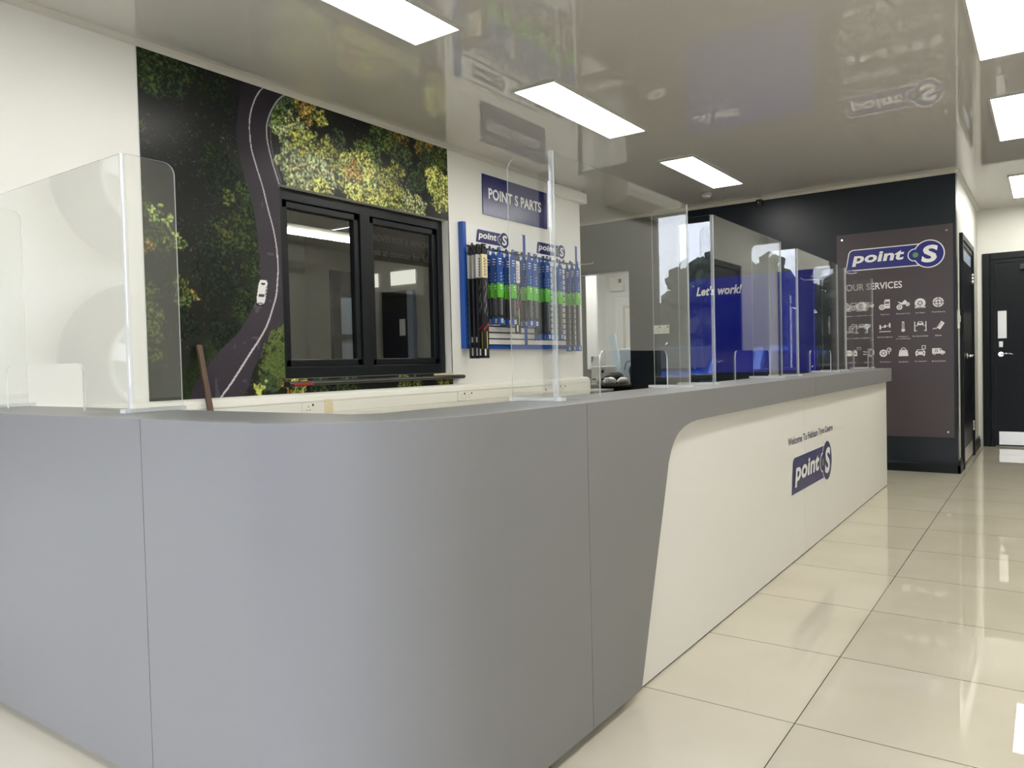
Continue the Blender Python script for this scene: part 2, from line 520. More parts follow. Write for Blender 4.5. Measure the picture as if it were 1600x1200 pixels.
def skirting(name, pts2, axis, a, b, mat='navyboard'):
    bm = bmesh.new(); prism(bm, pts2, axis, a, b); return structure(finish(name, bm, mat))
def skp(base, s): return [(base, 0), (base + 0.022 * s, 0), (base + 0.022 * s, 0.075), (base + 0.014 * s, 0.092), (base + 0.010 * s, 0.115), (base, 0.115)]
skirting('baseboard_back', skp(YB, -1), 'x', -3.84, XCOR + 0.022)
skirting('baseboard_corridor', skp(XCOR, 1), 'y', YB - 0.022, 8.14)
skirting('baseboard_corner', skp(XCOR, 1), 'y', 9.44, YF)
skirting('baseboard_right', skp(XR, -1), 'y', YFRONT, 8.05)
skirting('baseboard_left', skp(XL, 1), 'y', YFRONT, 6.34, 'wall')

# ------------------------------------------------------------------ window in the left wall
bm = bmesh.new()
y0, y1, z0, z1 = WIN
fx0, fx1 = XL - 0.115, XL - 0.045
FY1 = 4.372
for (a, b, c, d) in ((y0, y0 + 0.055, z0, z1), (FY1 - 0.055, FY1, z0, z1), (3.545, 3.635, z0, z1)):
    bx(bm, fx0, fx1, a, b, c, d, 0, 0.004)
for (c, d) in ((z0, z0 + 0.07), (z1 - 0.07, z1)):
    bx(bm, fx0 + 0.001, fx1 - 0.001, y0, FY1, c, d, 0, 0.004)
win = structure(finish('window_1', bm, 'frame'), 'dark anthracite two-pane window set into the forest mural on the left wall')
for (a, b) in ((y0 + 0.055, 3.545), (3.635, FY1 - 0.055)):
    bm = bmesh.new()
    c, d = z0 + 0.07, z1 - 0.07
    w = 0.045
    for (p, q, r, s) in ((a, a + w, c, d), (b - w, b, c, d), (a, b, c, c + w), (a, b, d - w, d)):
        bx(bm, fx0 + 0.012, fx1 - 0.014, p, q, r, s, 0, 0.006)
    sash = finish('sash', bm, 'frame', win)
    box('glass_pane', XL - 0.088, XL - 0.082, a + w - 0.005, b - w + 0.005, c + w - 0.005, d - w + 0.005, 'backglass', sash)
bm = bmesh.new()
prism(bm, [(XL - 0.045, 0.985), (XL + 0.045, 0.985), (XL + 0.056, 0.991), (XL + 0.06, 1.000), (XL + 0.056, 1.009), (XL + 0.045, 1.014), (XL - 0.045, 1.014)], 'y', 2.86, 4.475)
structure(finish('window_sill', bm, 'black', win))
o = tag(box('tape_strip', XL + 0.0605, XL + 0.0615, 2.885, 3.03, 0.992, 1.006, 'red'), 'red tape strip stuck on the left end of the black window sill', 'tape')
o = tag(box('offcut_strip', XL - 0.02, XL + 0.01, 4.18, 4.40, 1.0145, 1.028, 'cream', bev=0.002), 'cream plastic offcut lying on the right end of the window sill', 'offcut')

# ------------------------------------------------------------------ forest mural
def vnoise(Y, Z, s, seed):
    rs = np.random.RandomState(seed)
    g = rs.rand(256, 256)
    u, v = Y / s + 50.3, Z / s + 50.7
    iu, iv = np.floor(u).astype(int), np.floor(v).astype(int)
    fu, fv = u - iu, v - iv
    fu, fv = fu * fu * (3 - 2 * fu), fv * fv * (3 - 2 * fv)
    a, b = g[iu % 256, iv % 256], g[(iu + 1) % 256, iv % 256]
    c, d = g[iu % 256, (iv + 1) % 256], g[(iu + 1) % 256, (iv + 1) % 256]
    return (a * (1 - fu) + b * fu) * (1 - fv) + (c * (1 - fu) + d * fu) * fv
def dist_poly(Y, Z, pts):
    d = np.full(Y.shape, 9.0)
    for (a, b), (c, e) in zip(pts[:-1], pts[1:]):
        vy, vz = c - a, e - b
        L = vy * vy + vz * vz + 1e-12
        t = np.clip(((Y - a) * vy + (Z - b) * vz) / L, 0, 1)
        d = np.minimum(d, np.hypot(Y - a - t * vy, Z - b - t * vz))
    return d
def smooth_line(pts, k=4):
    P = np.array(pts); out = []
    for i in range(len(P) - 1):
        p0, p1, p2, p3 = P[max(i - 1, 0)], P[i], P[i + 1], P[min(i + 2, len(P) - 1)]
        for j in range(k):
            t = j / k
            out.append(tuple(0.5 * ((2 * p1) + (-p0 + p2) * t + (2 * p0 - 5 * p1 + 4 * p2 - p3) * t * t + (-p0 + 3 * p1 - 3 * p2 + p3) * t ** 3)))
    out.append(tuple(P[-1])); return out
RC = [(2.83, 2.74), (2.791, 2.694), (2.753, 2.653), (2.716, 2.586), (2.69, 2.509), (2.682, 2.436), (2.689, 2.332), (2.706, 2.271), (2.726, 2.211), (2.757, 2.123), (2.787, 2.009), (2.822, 1.886), (2.84, 1.778), (2.844, 1.668), (2.837, 1.594), (2.825, 1.512), (2.795, 1.43), (2.756, 1.341), (2.701, 1.26), (2.635, 1.178), (2.57, 1.094), (2.507, 1.015), (2.445, 0.945), (2.35, 0.83), (2.28, 0.7)]
RR = [(2.96, 2.70), (2.911, 2.671), (2.864, 2.618), (2.83, 2.562), (2.805, 2.501), (2.796, 2.445), (2.802, 2.378), (2.825, 2.288), (2.853, 2.209), (2.871, 2.158), (2.90, 2.05)]
RR2 = [(2.835, 2.544), (2.822, 2.468), (2.828, 2.361), (2.855, 2.265), (2.888, 2.168)]
RL = [(2.66, 2.74), (2.631, 2.634), (2.605, 2.488), (2.592, 2.363), (2.612, 2.245), (2.64, 2.145), (2.67, 2.062), (2.695, 1.941), (2.71, 1.8), (2.717, 1.657), (2.709, 1.549), (2.68, 1.475), (2.635, 1.395), (2.558, 1.294), (2.455, 1.206), (2.356, 1.105), (2.279, 1.007), (2.255, 0.951), (2.15, 0.83), (2.05, 0.70)]
RLR = [(2.98, 1.5), (2.905, 1.375), (2.856, 1.299), (2.765, 1.225), (2.697, 1.152), (2.652, 1.081), (2.628, 1.01), (2.597, 0.958), (2.52, 0.83), (2.45, 0.70)]
CROWNS = [(2.911, 2.545, 0.083, 'g', 1.0), (2.979, 2.656, 0.085, 'd', 0.8), (3.097, 2.629, 0.073, 'o', 1.0), (3.17, 2.617, 0.053, 'y', 1.0), (3.004, 2.456, 0.111, 'k', 1.0), (3.086, 2.36, 0.147, 'y', 0.95), (3.278, 2.419, 0.108, 'y', 0.8), (3.18, 2.263, 0.114, 'k', 1.0), (2.965, 2.298, 0.085, 'k', 0.9), (3.032, 2.216, 0.094, 'k', 0.8), (3.178, 2.196, 0.062, 'b', 1.0), (3.394, 2.403, 0.068, 'y', 0.6), (3.59, 2.442, 0.122, 'g', 0.9), (3.51, 2.303, 0.158, 'b', 1.0), (3.681, 2.258, 0.133, 'b', 1.0), (3.462, 2.335, 0.059, 'o', 1.0), (3.762, 2.327, 0.106, 'y', 0.8), (3.879, 2.609, 0.097, 'o', 0.55), (3.895, 2.547, 0.088, 'd', 0.7), (3.726, 2.618, 0.095, 'g', 0.55), (4.141, 2.635, 0.092, 'o', 0.5), (4.178, 2.538, 0.092, 'd', 0.6), (4.278, 2.405, 0.104, 'b', 1.0), (4.324, 2.311, 0.095, 'y', 1.0), (4.01, 2.207, 0.101, 'k', 0.9), (3.801, 2.226, 0.087, 'y', 0.8), (4.351, 2.619, 0.074, 'g', 0.5), (3.346, 2.533, 0.064, 'd', 0.6), (4.05, 2.379, 0.082, 'd', 0.5), (3.827, 2.404, 0.068, 'y', 0.6), (2.84, 1.225, 0.1, 'g', 0.8), (2.795, 1.107, 0.115, 'g', 0.7), (2.734, 1.007, 0.066, 'd', 0.8), (2.686, 0.979, 0.04, 'b', 0.9), (2.913, 1.008, 0.059, 'o', 0.9), (2.993, 1.005, 0.052, 'b', 0.9), (3.128, 0.973, 0.087, 'd', 0.8), (3.363, 0.984, 0.083, 'd', 0.7), (3.894, 0.977, 0.069, 'y', 0.6), (3.992, 0.974, 0.05, 'y', 0.6), (4.269, 0.988, 0.084, 'y', 0.6), (3.668, 0.767, 0.057, 'y', 0.7), (3.917, 0.763, 0.15, 'y', 0.6), (2.076, 2.652, 0.091, 'g', 0.55), (2.166, 2.585, 0.122, 'g', 0.55), (2.131, 2.534, 0.072, 'g', 0.6), (2.3, 2.624, 0.066, 'g', 0.5), (2.25, 2.529, 0.074, 'd', 0.5), (2.397, 2.596, 0.053, 'g', 0.22), (2.512, 2.635, 0.054, 'g', 0.25), (2.509, 2.549, 0.069, 'd', 0.3), (2.062, 2.29, 0.035, 'g', 0.45), (2.067, 1.9, 0.064, 'g', 0.7), (2.115, 1.875, 0.043, 'b', 0.8), (2.164, 1.825, 0.05, 'b', 0.85), (2.203, 1.781, 0.044, 'b', 0.8), (2.134, 1.751, 0.086, 'g', 0.45), (2.064, 1.676, 0.038, 'o', 0.8), (2.229, 1.739, 0.044, 'b', 0.5), (2.111, 1.589, 0.093, 'd', 0.4), (2.242, 1.528, 0.037, 'y', 0.5), (2.298, 1.488, 0.034, 'o', 0.8), (2.254, 1.466, 0.052, 'y', 0.5), (2.055, 1.442, 0.071, 'y', 0.45), (2.078, 1.349, 0.072, 'y', 0.5), (2.081, 1.269, 0.064, 'y', 0.45), (2.078, 1.19, 0.043, 'y', 0.4), (2.457, 2.214, 0.1, 'd', 0.32), (2.439, 2.244, 0.062, 'g', 0.28), (2.51, 2.087, 0.132, 'd', 0.3), (2.535, 2.022, 0.038, 'y', 0.5), (2.629, 2.073, 0.048, 'g', 0.5), (2.479, 1.791, 0.123, 'd', 0.5), (2.54, 1.85, 0.078, 'y', 0.3), (2.415, 1.631, 0.106, 'd', 0.35), (2.518, 1.605, 0.046, 'g', 0.5), (2.256, 1.338, 0.074, 'd', 0.3), (2.644, 1.916, 0.08, 'g', 0.4), (2.659, 1.776, 0.064, 'g', 0.5), (2.654, 1.652, 0.064, 'g', 0.45), (2.605, 1.471, 0.078, 'g', 0.35), (2.449, 1.531, 0.1, 'd', 0.28), (2.478, 1.292, 0.1, 'd', 0.3), (2.057, 1.063, 0.057, 'd', 0.3)]
TONE = {'g': (0.15, 0.21, 0.055), 'd': (0.075, 0.115, 0.05), 'o': (0.44, 0.30, 0.075), 'y': (0.36, 0.38, 0.09), 'k': (0.38, 0.42, 0.19), 'b': (0.56, 0.60, 0.15)}
def make_mural():
    st = 0.004
    ya, yb, za, zb = 2.046, 4.396, 0.70, HC - 0.004
    ys = np.linspace(ya, yb, int((yb - ya) / st) + 1); zs = np.linspace(za, zb, int((zb - za) / st) + 1)
    ys = np.sort(np.concatenate([ys[(np.abs(ys - WIN[0]) > .003) & (np.abs(ys - WIN[1]) > .003)], [WIN[0], WIN[1]]]))
    zs = np.sort(np.concatenate([zs[(np.abs(zs - WIN[2]) > .003) & (np.abs(zs - WIN[3]) > .003)], [WIN[2], WIN[3]]]))
    Y, Z = np.meshgrid(ys, zs, indexing='ij')
    fine = vnoise(Y, Z, 0.011, 1) * 0.6 + vnoise(Y, Z, 0.006, 2) * 0.4
    mid = vnoise(Y, Z, 0.035, 3); big = vnoise(Y, Z, 0.22, 4)
    base = np.stack([0.004 + 0.008 * big, 0.0045 + 0.009 * big, 0.005 + 0.007 * big], -1)
    low = np.clip((2.1 - Z) / 0.8, 0, 1)[..., None]
    base = base * (1 - low) + (base * np.array([1.15, 1.2, .85]) + 0.002) * low
    spk = ((vnoise(Y, Z, 0.008, 5) > 0.86) & (mid > 0.55))[..., None]
    base = np.where(spk, base + np.array([0.05, 0.055, 0.045]) * (0.4 + big[..., None]), base)
    col = base
    wob = (vnoise(Y, Z, 0.06, 6) - 0.5) * 0.06 + (vnoise(Y, Z, 0.02, 7) - 0.5) * 0.035
    RLs = smooth_line(RL); RCs = smooth_line(RC); RRs = smooth_line(RR)
    # verge along the left road edge
    dl = dist_poly(Y, Z, RLs)
    zr = np.array(RLs)[::-1]
    ledge = np.interp(Z, zr[:, 1], zr[:, 0])
    left = Y < ledge
    ver = np.clip(1 - dl / 0.11, 0, 1) * left * np.clip((2.3 - Z) / 0.3, 0, 1)
    leafy = (0.25 + 0.9 * fine)[..., None]
    col = col * (1 - ver[..., None] * .85) + ver[..., None] * .85 * np.array([0.030, 0.056, 0.016]) * leafy
    for (cy, cz, r, tname, b) in CROWNS:
        d = np.hypot((Y - cy), (Z - cz)) + wob
        r = r * (1.14 if cy > 2.9 else 1.0)
        m = np.clip((r * 1.12 - d) / (r * 0.30), 0, 1)
        thr = 0.56 - 0.26 * m
        leaf = np.clip((fine * 0.62 + mid * 0.38 - thr) * 7, 0, 1) * (m > 0)
        tone = np.array(TONE[tname])
        vary = (0.06 + 1.9 * vnoise(Y, Z, 0.010, int(cy * 100) + 11) ** 2)[..., None]
        hue = 1 + (vnoise(Y, Z, 0.03, 9)[..., None] - 0.5) * np.array([0.35, 0.05, -0.2])
        if cy < 2.7: b = b * (0.9 if tname in 'bo' else 0.55); hue = hue * (np.array([0.8, 1.0, 1.05]) if tname != 'o' else 1)
        lc = tone * b * vary * hue * (1.45 if cy > 2.9 else 1.05)
        under = m[..., None] * 0.75
        col = col * (1 - under) + under * (tone * 0.07 * b + 0.006)
        col = col * (1 - leaf[..., None]) + lc * leaf[..., None]
    # road
    zr2 = np.array(RRs)[::-1]; zc = np.array(RCs)[::-1]; zq = np.array(smooth_line(RLR))[::-1]
    redge = np.where(Z > 2.05, np.interp(Z, zr2[:, 1], zr2[:, 0]) + 0.012, np.where(Z < 1.5, np.interp(Z, zq[:, 1], zq[:, 0]), 2.99))
    road = (Y > ledge + 0.004) & (Y < redge)
    up = np.clip((Z - 1.9) / 0.8, 0, 1)[..., None]
    rc = np.array([0.040, 0.033, 0.043]) * (1 - up) + np.array([0.015, 0.012, 0.019]) * up
    rc = rc * (0.85 + 0.3 * vnoise(Y, Z, 0.12, 21)[..., None]) * (0.93 + 0.14 * fine[..., None])
    bl = ((vnoise(Y, Z, 0.03, 23) > 0.80) & (vnoise(Y, Z, 0.10, 24) > 0.62) & (Z < 2.1))[..., None]
    rc = np.where(bl, rc * 1.6 + 0.01, rc)
    col = np.where(road[..., None], rc, col)
    # foliage of the lower right tree overlaps the road
    for (cy, cz, r, tname, b) in CROWNS[30:34]:
        d = np.hypot((Y - cy), (Z - cz)) + wob
        m = np.clip((r * 1.1 - d) / (r * 0.3), 0, 1)
        leaf = np.clip((fine * 0.6 + mid * 0.4 - (0.56 - 0.28 * m)) * 7, 0, 1) * (m > 0)
        tone = np.array(TONE[tname]) * b * (0.4 + 0.8 * vnoise(Y, Z, 0.009, 40)[..., None])
        col = col * (1 - m[..., None] * .7) + m[..., None] * .7 * np.array([.012, .018, .006])
        col = col * (1 - leaf[..., None]) + tone * leaf[..., None]
    dc = dist_poly(Y, Z, RCs); dr = dist_poly(Y, Z, RRs); dr2 = dist_poly(Y, Z, smooth_line(RR2))
    wl = np.clip(2.1 - Z, 0, 1)
    col = np.where((dc < 0.0036 + 0.002 * wl)[..., None], np.array([0.50, 0.49, 0.50]), col)
    col = np.where(((dr < 0.0042) & (Z > 2.0))[..., None], np.array([0.40, 0.39, 0.40]), col)
    col = np.where((dr2 < 0.0026)[..., None], np.array([0.14, 0.14, 0.15]), col)
    # the white car on the road
    cy, cz = 2.729, 1.527
    ang = math.radians(-9)
    u = (Y - cy) * math.cos(ang) - (Z - cz) * math.sin(ang) * 1.0
    v = (Y - cy) * math.sin(ang) + (Z - cz) * math.cos(ang)
    u, v = (Y - cy) - (Z - cz) * 0.20, (Z - cz)
    def rr(u, v, a, b, p=4): return (np.abs(u / a) ** p + np.abs(v / b) ** p) < 1
    col = np.where(rr(u - 0.0, v + 0.006, 0.033, 0.074)[..., None], np.array([0.012, 0.011, 0.014]), col)
    col = np.where(rr(u, v, 0.030, 0.070)[..., None], np.array([0.74, 0.73, 0.72]), col)
    col = np.where(rr(u, v - 0.047, 0.015, 0.005)[..., None], np.array([0.03, 0.03, 0.035]), col)
    col = np.where(rr(u, v + 0.020, 0.019, 0.008)[..., None], np.array([0.05, 0.055, 0.08]), col)
    col = np.where((rr(u - 0.0255, v - 0.008, 0.0026, 0.026))[..., None], np.array([0.10, 0.10, 0.11]), col)
    col = np.where(rr(u, v + 0.064, 0.018, 0.004)[..., None], np.array([0.15, 0.14, 0.14]), col)
    col = np.clip(col, 0.002, 0.9)
    ny, nz = Y.shape
    V = np.stack([np.full(Y.shape, XL + 0.0025), Y, Z], -1).reshape(-1, 3)
    i, j = np.meshgrid(np.arange(ny - 1), np.arange(nz - 1), indexing='ij')
    yc = (ys[:-1] + ys[1:])[:, None] / 2 + 0 * j; zc_ = (zs[:-1] + zs[1:])[None, :] / 2 + 0 * i
    keep = ~((yc > WIN[0]) & (yc < WIN[1]) & (zc_ > WIN[2]) & (zc_ < WIN[3]))
    a = (i * nz + j)[keep]
    F = np.stack([a, a + nz, a + nz + 1, a + 1], -1)
    # rim gives the sheet its thickness
    me = bpy.data.meshes.new('forest_mural')
    nv, nf = len(V), len(F)
    me.vertices.add(nv); me.vertices.foreach_set('co', V.astype(np.float32).ravel())
    me.loops.add(nf * 4); me.loops.foreach_set('vertex_index', F.astype(np.int32).ravel())
    me.polygons.add(nf)
    me.polygons.foreach_set('loop_start', np.arange(0, nf * 4, 4, dtype=np.int32))
    me.update(calc_edges=True)
    at = me.color_attributes.new('print', 'FLOAT_COLOR', 'POINT')
    at.data.foreach_set('color', np.concatenate([col.reshape(-1, 3), np.ones((nv, 1))], 1).astype(np.float32).ravel())
    o = link('forest_mural', me, 'mural')
    return tag(o, 'printed mural of a winding road, forest and white car around the dark window', 'mural')
make_mural()

# ------------------------------------------------------------------ dim room behind the window
def back_room():
    bm = bmesh.new()
    X0, X1 = -7.4, XL - 0.16
    bx(bm, X0 - 0.05, X0, 1.2, 6.2, 0.0, 2.7)
    bx(bm, X0, X1, 1.15, 1.2, 0.0, 2.7)
    bx(bm, X0, X1, 6.18, 6.23, 0.0, 2.7)
    structure(finish('wall_workshop', bm, 'backroom'))
    b = thing('batten_light', 'long white batten light hanging in the dim room behind the window', 'light', (-5.2, 4.52, 2.29))
    box('diffuser', -5.235, -5.165, 4.08, 4.965, 2.225, 2.262, 'batten', b, 0.006)
    box('housing', -5.225, -5.175, 4.08, 4.965, 2.263, 2.305, 'plastic', b, 0.004)
    for y in (4.2, 4.85):
        bm = bmesh.new(); cyl(bm, (-5.2, y, 2.30), (-5.2, y, HC), 0.004, n=6); finish('suspension_rod', bm, 'wire', b)
    # grey sheets leaning along the far side
    for i, (y, w, h, dx) in enumerate(((4.35, .22, 2.3, .02), (4.62, .12, 2.0, .1), (4.8, .18, 2.45, .03), (5.05, .10, 2.2, .12), (5.22, .2, 2.5, .05), (5.5, .13, 1.95, .02))):
        o = box('grey_sheet', -7.35 + dx, -7.31 + dx, y, y + w, 0.0, h, ('slatgrey', 'backroom')[i % 2])
        tag(o, 'grey sheet panel standing at the back of the dim room behind the window', 'panel', 'grey sheets seen through the left pane of the window')
    d = thing('glazed_door', 'dark door with pale blue panes seen through the left window pane', 'door', (-5.6, 5.15, 0))
    bm = bmesh.new()
    for (a, b_, c, e) in ((4.98, 5.08, 0, 2.02), (5.32, 5.42, 0, 2.02), (4.98, 5.42, 0, 0.2), (4.98, 5.42, 0.9, 1.0), (4.98, 5.42, 1.36, 1.41), (4.98, 5.42, 1.78, 2.02)):
        bx(bm, -5.62, -5.58, a, b_, c, e)
    finish('door_frame', bm, 'black', d)
    for (c, e) in ((0.2, .9), (1.0, 1.36), (1.41, 1.78)):
        box('door_pane', -5.605, -5.595, 5.08, 5.32, c, e, 'bluegrey', d)
    d = thing('dark_doorway', 'black open doorway seen through the right window pane', 'doorway', (-5.9, 6.0, 0))
    box('door_leaf', -6.07, -5.69, 6.13, 6.17, 0.02, 1.91, 'black', d)
    box('door_edge', -5.685, -5.60, 6.12, 6.17, 0.02, 1.91, 'bluegrey', d)
    box('notice', -5.80, -5.72, 6.118, 6.128, 1.42, 1.60, 'paper', d)
    s = thing('wheel_sign', 'grey advertising sign with capitals hung behind the right window pane', 'sign', (-4.6, 4.9, 2.0))
    box('sign_board', -4.62, -4.6, 4.42, 5.46, 1.98, 2.42, 'signgrey', s)
    fl = Flat((-4.598, 0, 0), (0, 1, 0), (0, 0, 1), (1, 0, 0))
    fl.bm.free()
    for tx, u0, v0, w, hh in (('DYNAMIC WHEEL', 4.55, 2.255, .62, .06), ('IMPROVES RIDE & IMPROVES', 4.46, 2.14, .86, .055), ('Ask at counter for full', 4.52, 2.02, .74, .06)):
        Flat((-4.598, 0, 0), (0, 1, 0), (0, 0, 1), (1, 0, 0)).words(tx, u0, v0, w, hh, 0, 'lettering', 'signtext', s, bold=.02)
    w = thing('high_window', 'bright high window at the end of the dim room, right pane', 'window', (-4.5, 6.15, 1.8))
    box('lit_pane', -5.96, -5.60, 6.165, 6.175, 1.98, 2.13, 'daywin', w)
    box('lit_pane', -6.3, -6.16, 6.165, 6.175, 1.98, 2.13, 'daywin', w)
    box('shelf_unit', -5.3, -4.0, 5.9, 6.1, 0, 1.02, 'slatgrey'); tag(bpy.data.objects['shelf_unit'], 'low grey cabinet in the dim room behind the right window pane', 'cabinet')
back_room()

# ------------------------------------------------------------------ reception counter
XC, YC, RA = -1.075, 1.03, 0.40
def path_pt():
    P = []
    x = -3.55
    n = 24
    for i in range(n): P.append((x + (XC - RA - x) * i / n, YC))
    for i in range(25):
        a = -math.pi / 2 + (math.pi / 2) * i / 24
        P.append((XC - RA + RA * math.cos(a), YC + RA + RA * math.sin(a)))
    y = YC + RA
    for i in range(1, 9): P.append((XC, y + (2.204 - y) * i / 8))
    edge = [2.254, 2.328, 2.393, 2.448, 2.47, 2.495, 2.52, 2.55, 2.583, 2.62, 2.66, 2.717, 2.8, 3.0, 3.3, 3.8, 4.44, 5.0, 5.6, 6.3, 6.985]
    for yy in edge: P.append((XC, yy))
    return P
EDGE = [(2.204, .034), (2.254, .178), (2.328, .392), (2.393, .573), (2.448, .735), (2.47, .772), (2.495, .800), (2.52, .819), (2.55, .834), (2.583, .845), (2.62, .853), (2.66, .858), (2.717, .862), (3.0, .864), (6.985, .866)]
def zlow(x, y):
    if y <= 2.204: return 0.034
    return float(np.interp(y, [e[0] for e in EDGE], [e[1] for e in EDGE]))
counter = thing('reception_counter', 'long grey and white reception counter with rounded corner across the shop', 'counter', (-1.4, 3.0, 0))
PATH = path_pt()
def normal_at(i):
    a = Vector(PATH[max(i - 1, 0)]); b = Vector(PATH[min(i + 1, len(PATH) - 1)])
    t = (b - a).normalized(); return Vector((t.y, -t.x))
def split_path(seams):
    """seams: arclength test functions -> list of index ranges"""
    return
def fascia(pts, nrm, th=0.035):
    bm = bmesh.new()
    rows = []
    for (x, y), n in zip(pts, nrm):
        zl = zlow(x, y)
        o_ = [bm.verts.new((x, y, zl)), bm.verts.new((x, y, ZT))]
        i_ = [bm.verts.new((x - n.x * th, y - n.y * th, zl)), bm.verts.new((x - n.x * th, y - n.y * th, ZT))]
        rows.append((o_, i_))
    for (o0, i0), (o1, i1) in zip(rows[:-1], rows[1:]):
        bm.faces.new((o0[0], o1[0], o1[1], o0[1])).smooth = True
        bm.faces.new((i0[0], i0[1], i1[1], i1[0])).smooth = True
        bm.faces.new((o0[1], o1[1], i1[1], i0[1]))
        bm.faces.new((o0[0], i0[0], i1[0], o1[0]))
    for o_, i_ in (rows[0], rows[-1]):
        bm.faces.new((o_[0], o_[1], i_[1], i_[0]))
    bm.normal_update()
    for e in bm.edges:
        if len(e.link_faces) == 2 and e.calc_face_angle(0) > math.radians(40): e.smooth = False
    o = finish('fascia_panel', bm, 'grey', counter)
    return o
g = 0.0012
def insert(P, p):
    """path with the seam point inserted"""
    best = min(range(len(P) - 1), key=lambda i: (Vector(P[i]) - Vector(p)).length + (Vector(P[i + 1]) - Vector(p)).length - (Vector(P[i]) - Vector(P[i + 1])).length)
    return best
def seg(p_from, p_to):
    pts = []
    i0 = 0 if p_from is None else insert(PATH, p_from) + 1
    i1 = len(PATH) - 1 if p_to is None else insert(PATH, p_to)
    if p_from: pts.append(p_from)
    pts += [PATH[i] for i in range(i0, i1 + 1)]
    if p_to: pts.append(p_to)
    q = [pts[0]]
    for p in pts[1:]:
        if (Vector(p) - Vector(q[-1])).length > 5e-4: q.append(p)
    nr = []
    for i in range(len(q)):
        a = Vector(q[max(i - 1, 0)]); b = Vector(q[min(i + 1, len(q) - 1)])
        t = (b - a).normalized(); nr.append(Vector((t.y, -t.x)))
    return q, nr
SE = [None, ((-1.88 - g, YC), (-1.88 + g, YC)), ((XC, 1.888 - g), (XC, 1.888 + g)), ((XC, 4.46 - g), (XC, 4.46 + g)), None]
for a, b in zip(SE[:-1], SE[1:]):
    pts, nr = seg(a[1] if a else None, b[0] if b else None)
    fascia(pts, nr)
# worktop ledge inside the fascia
LD = 0.30
outer = [(p[0] - normal_at(i).x * 0.0355, p[1] - normal_at(i).y * 0.0355) for i, p in enumerate(PATH)]
inner = [(XC - LD, 6.985), (XC - LD, YC + LD + 0.06), (XC - LD - 0.06, YC + LD), (-3.55, YC + LD)]
bm = bmesh.new(); prism(bm, outer + inner, 'z', ZT - 0.025, ZT - 0.0005); finish('worktop', bm, 'ledge', counter)
# inner dark backing, plinth
bm = bmesh.new()
off = [(p[0] - normal_at(i).x * 0.037, p[1] - normal_at(i).y * 0.037) for i, p in enumerate(PATH) if p[1] <= 2.204]
off2 = [(p[0] - normal_at(i).x * 0.06, p[1] - normal_at(i).y * 0.06) for i, p in enumerate(PATH) if p[1] <= 2.204]
prism(bm, off + off2[::-1], 'z', 0.03, ZT - 0.03)
finish('carcass', bm, 'dark', counter)
bm = bmesh.new()
pl0 = [(p[0] - normal_at(i).x * 0.09, p[1] - normal_at(i).y * 0.09) for i, p in enumerate(PATH) if p[1] <= 2.204]
pl1 = [(p[0] - normal_at(i).x * 0.11, p[1] - normal_at(i).y * 0.11) for i, p in enumerate(PATH) if p[1] <= 2.204]
prism(bm, pl0 + pl1[::-1], 'z', 0.0, 0.03)
finish('plinth', bm, 'grey', counter)
# white panels (recessed behind the fascia) and end
box('white_panel', -1.135, -1.111, 1.99, 4.349, 0.006, 0.945, 'lam', counter)
box('white_panel', -1.135, -1.111, 4.351, 6.946, 0.006, 0.945, 'lam', counter)
box('base_strip', -1.13, -1.1135, 1.99, 6.94, 0.0, 0.006, 'dark', counter)
box('end_panel', -1.37, -1.135, 6.92, 6.946, 0.0, 0.945, 'lam', counter)
fl = Flat((-1.1105, 0, 0), (0, 1, 0), (0, 0, 1), (1, 0, 0))
fl.words('Welcome To Feltham Tyre Centre', 4.035, 0.612, 0.99, 0.052, 0.0006, 'welcome_lettering', 'ink', counter, bold=0.02)
fl = Flat((-1.1105, 0, 0), (0, 1, 0), (0, 0, 1), (1, 0, 0))
logo(fl, 4.865, 0.455, 0.117, 0.775, 0.095, False, 0.0006)
fl.done('logo', ['logoblue', 'white', 'green'], counter)

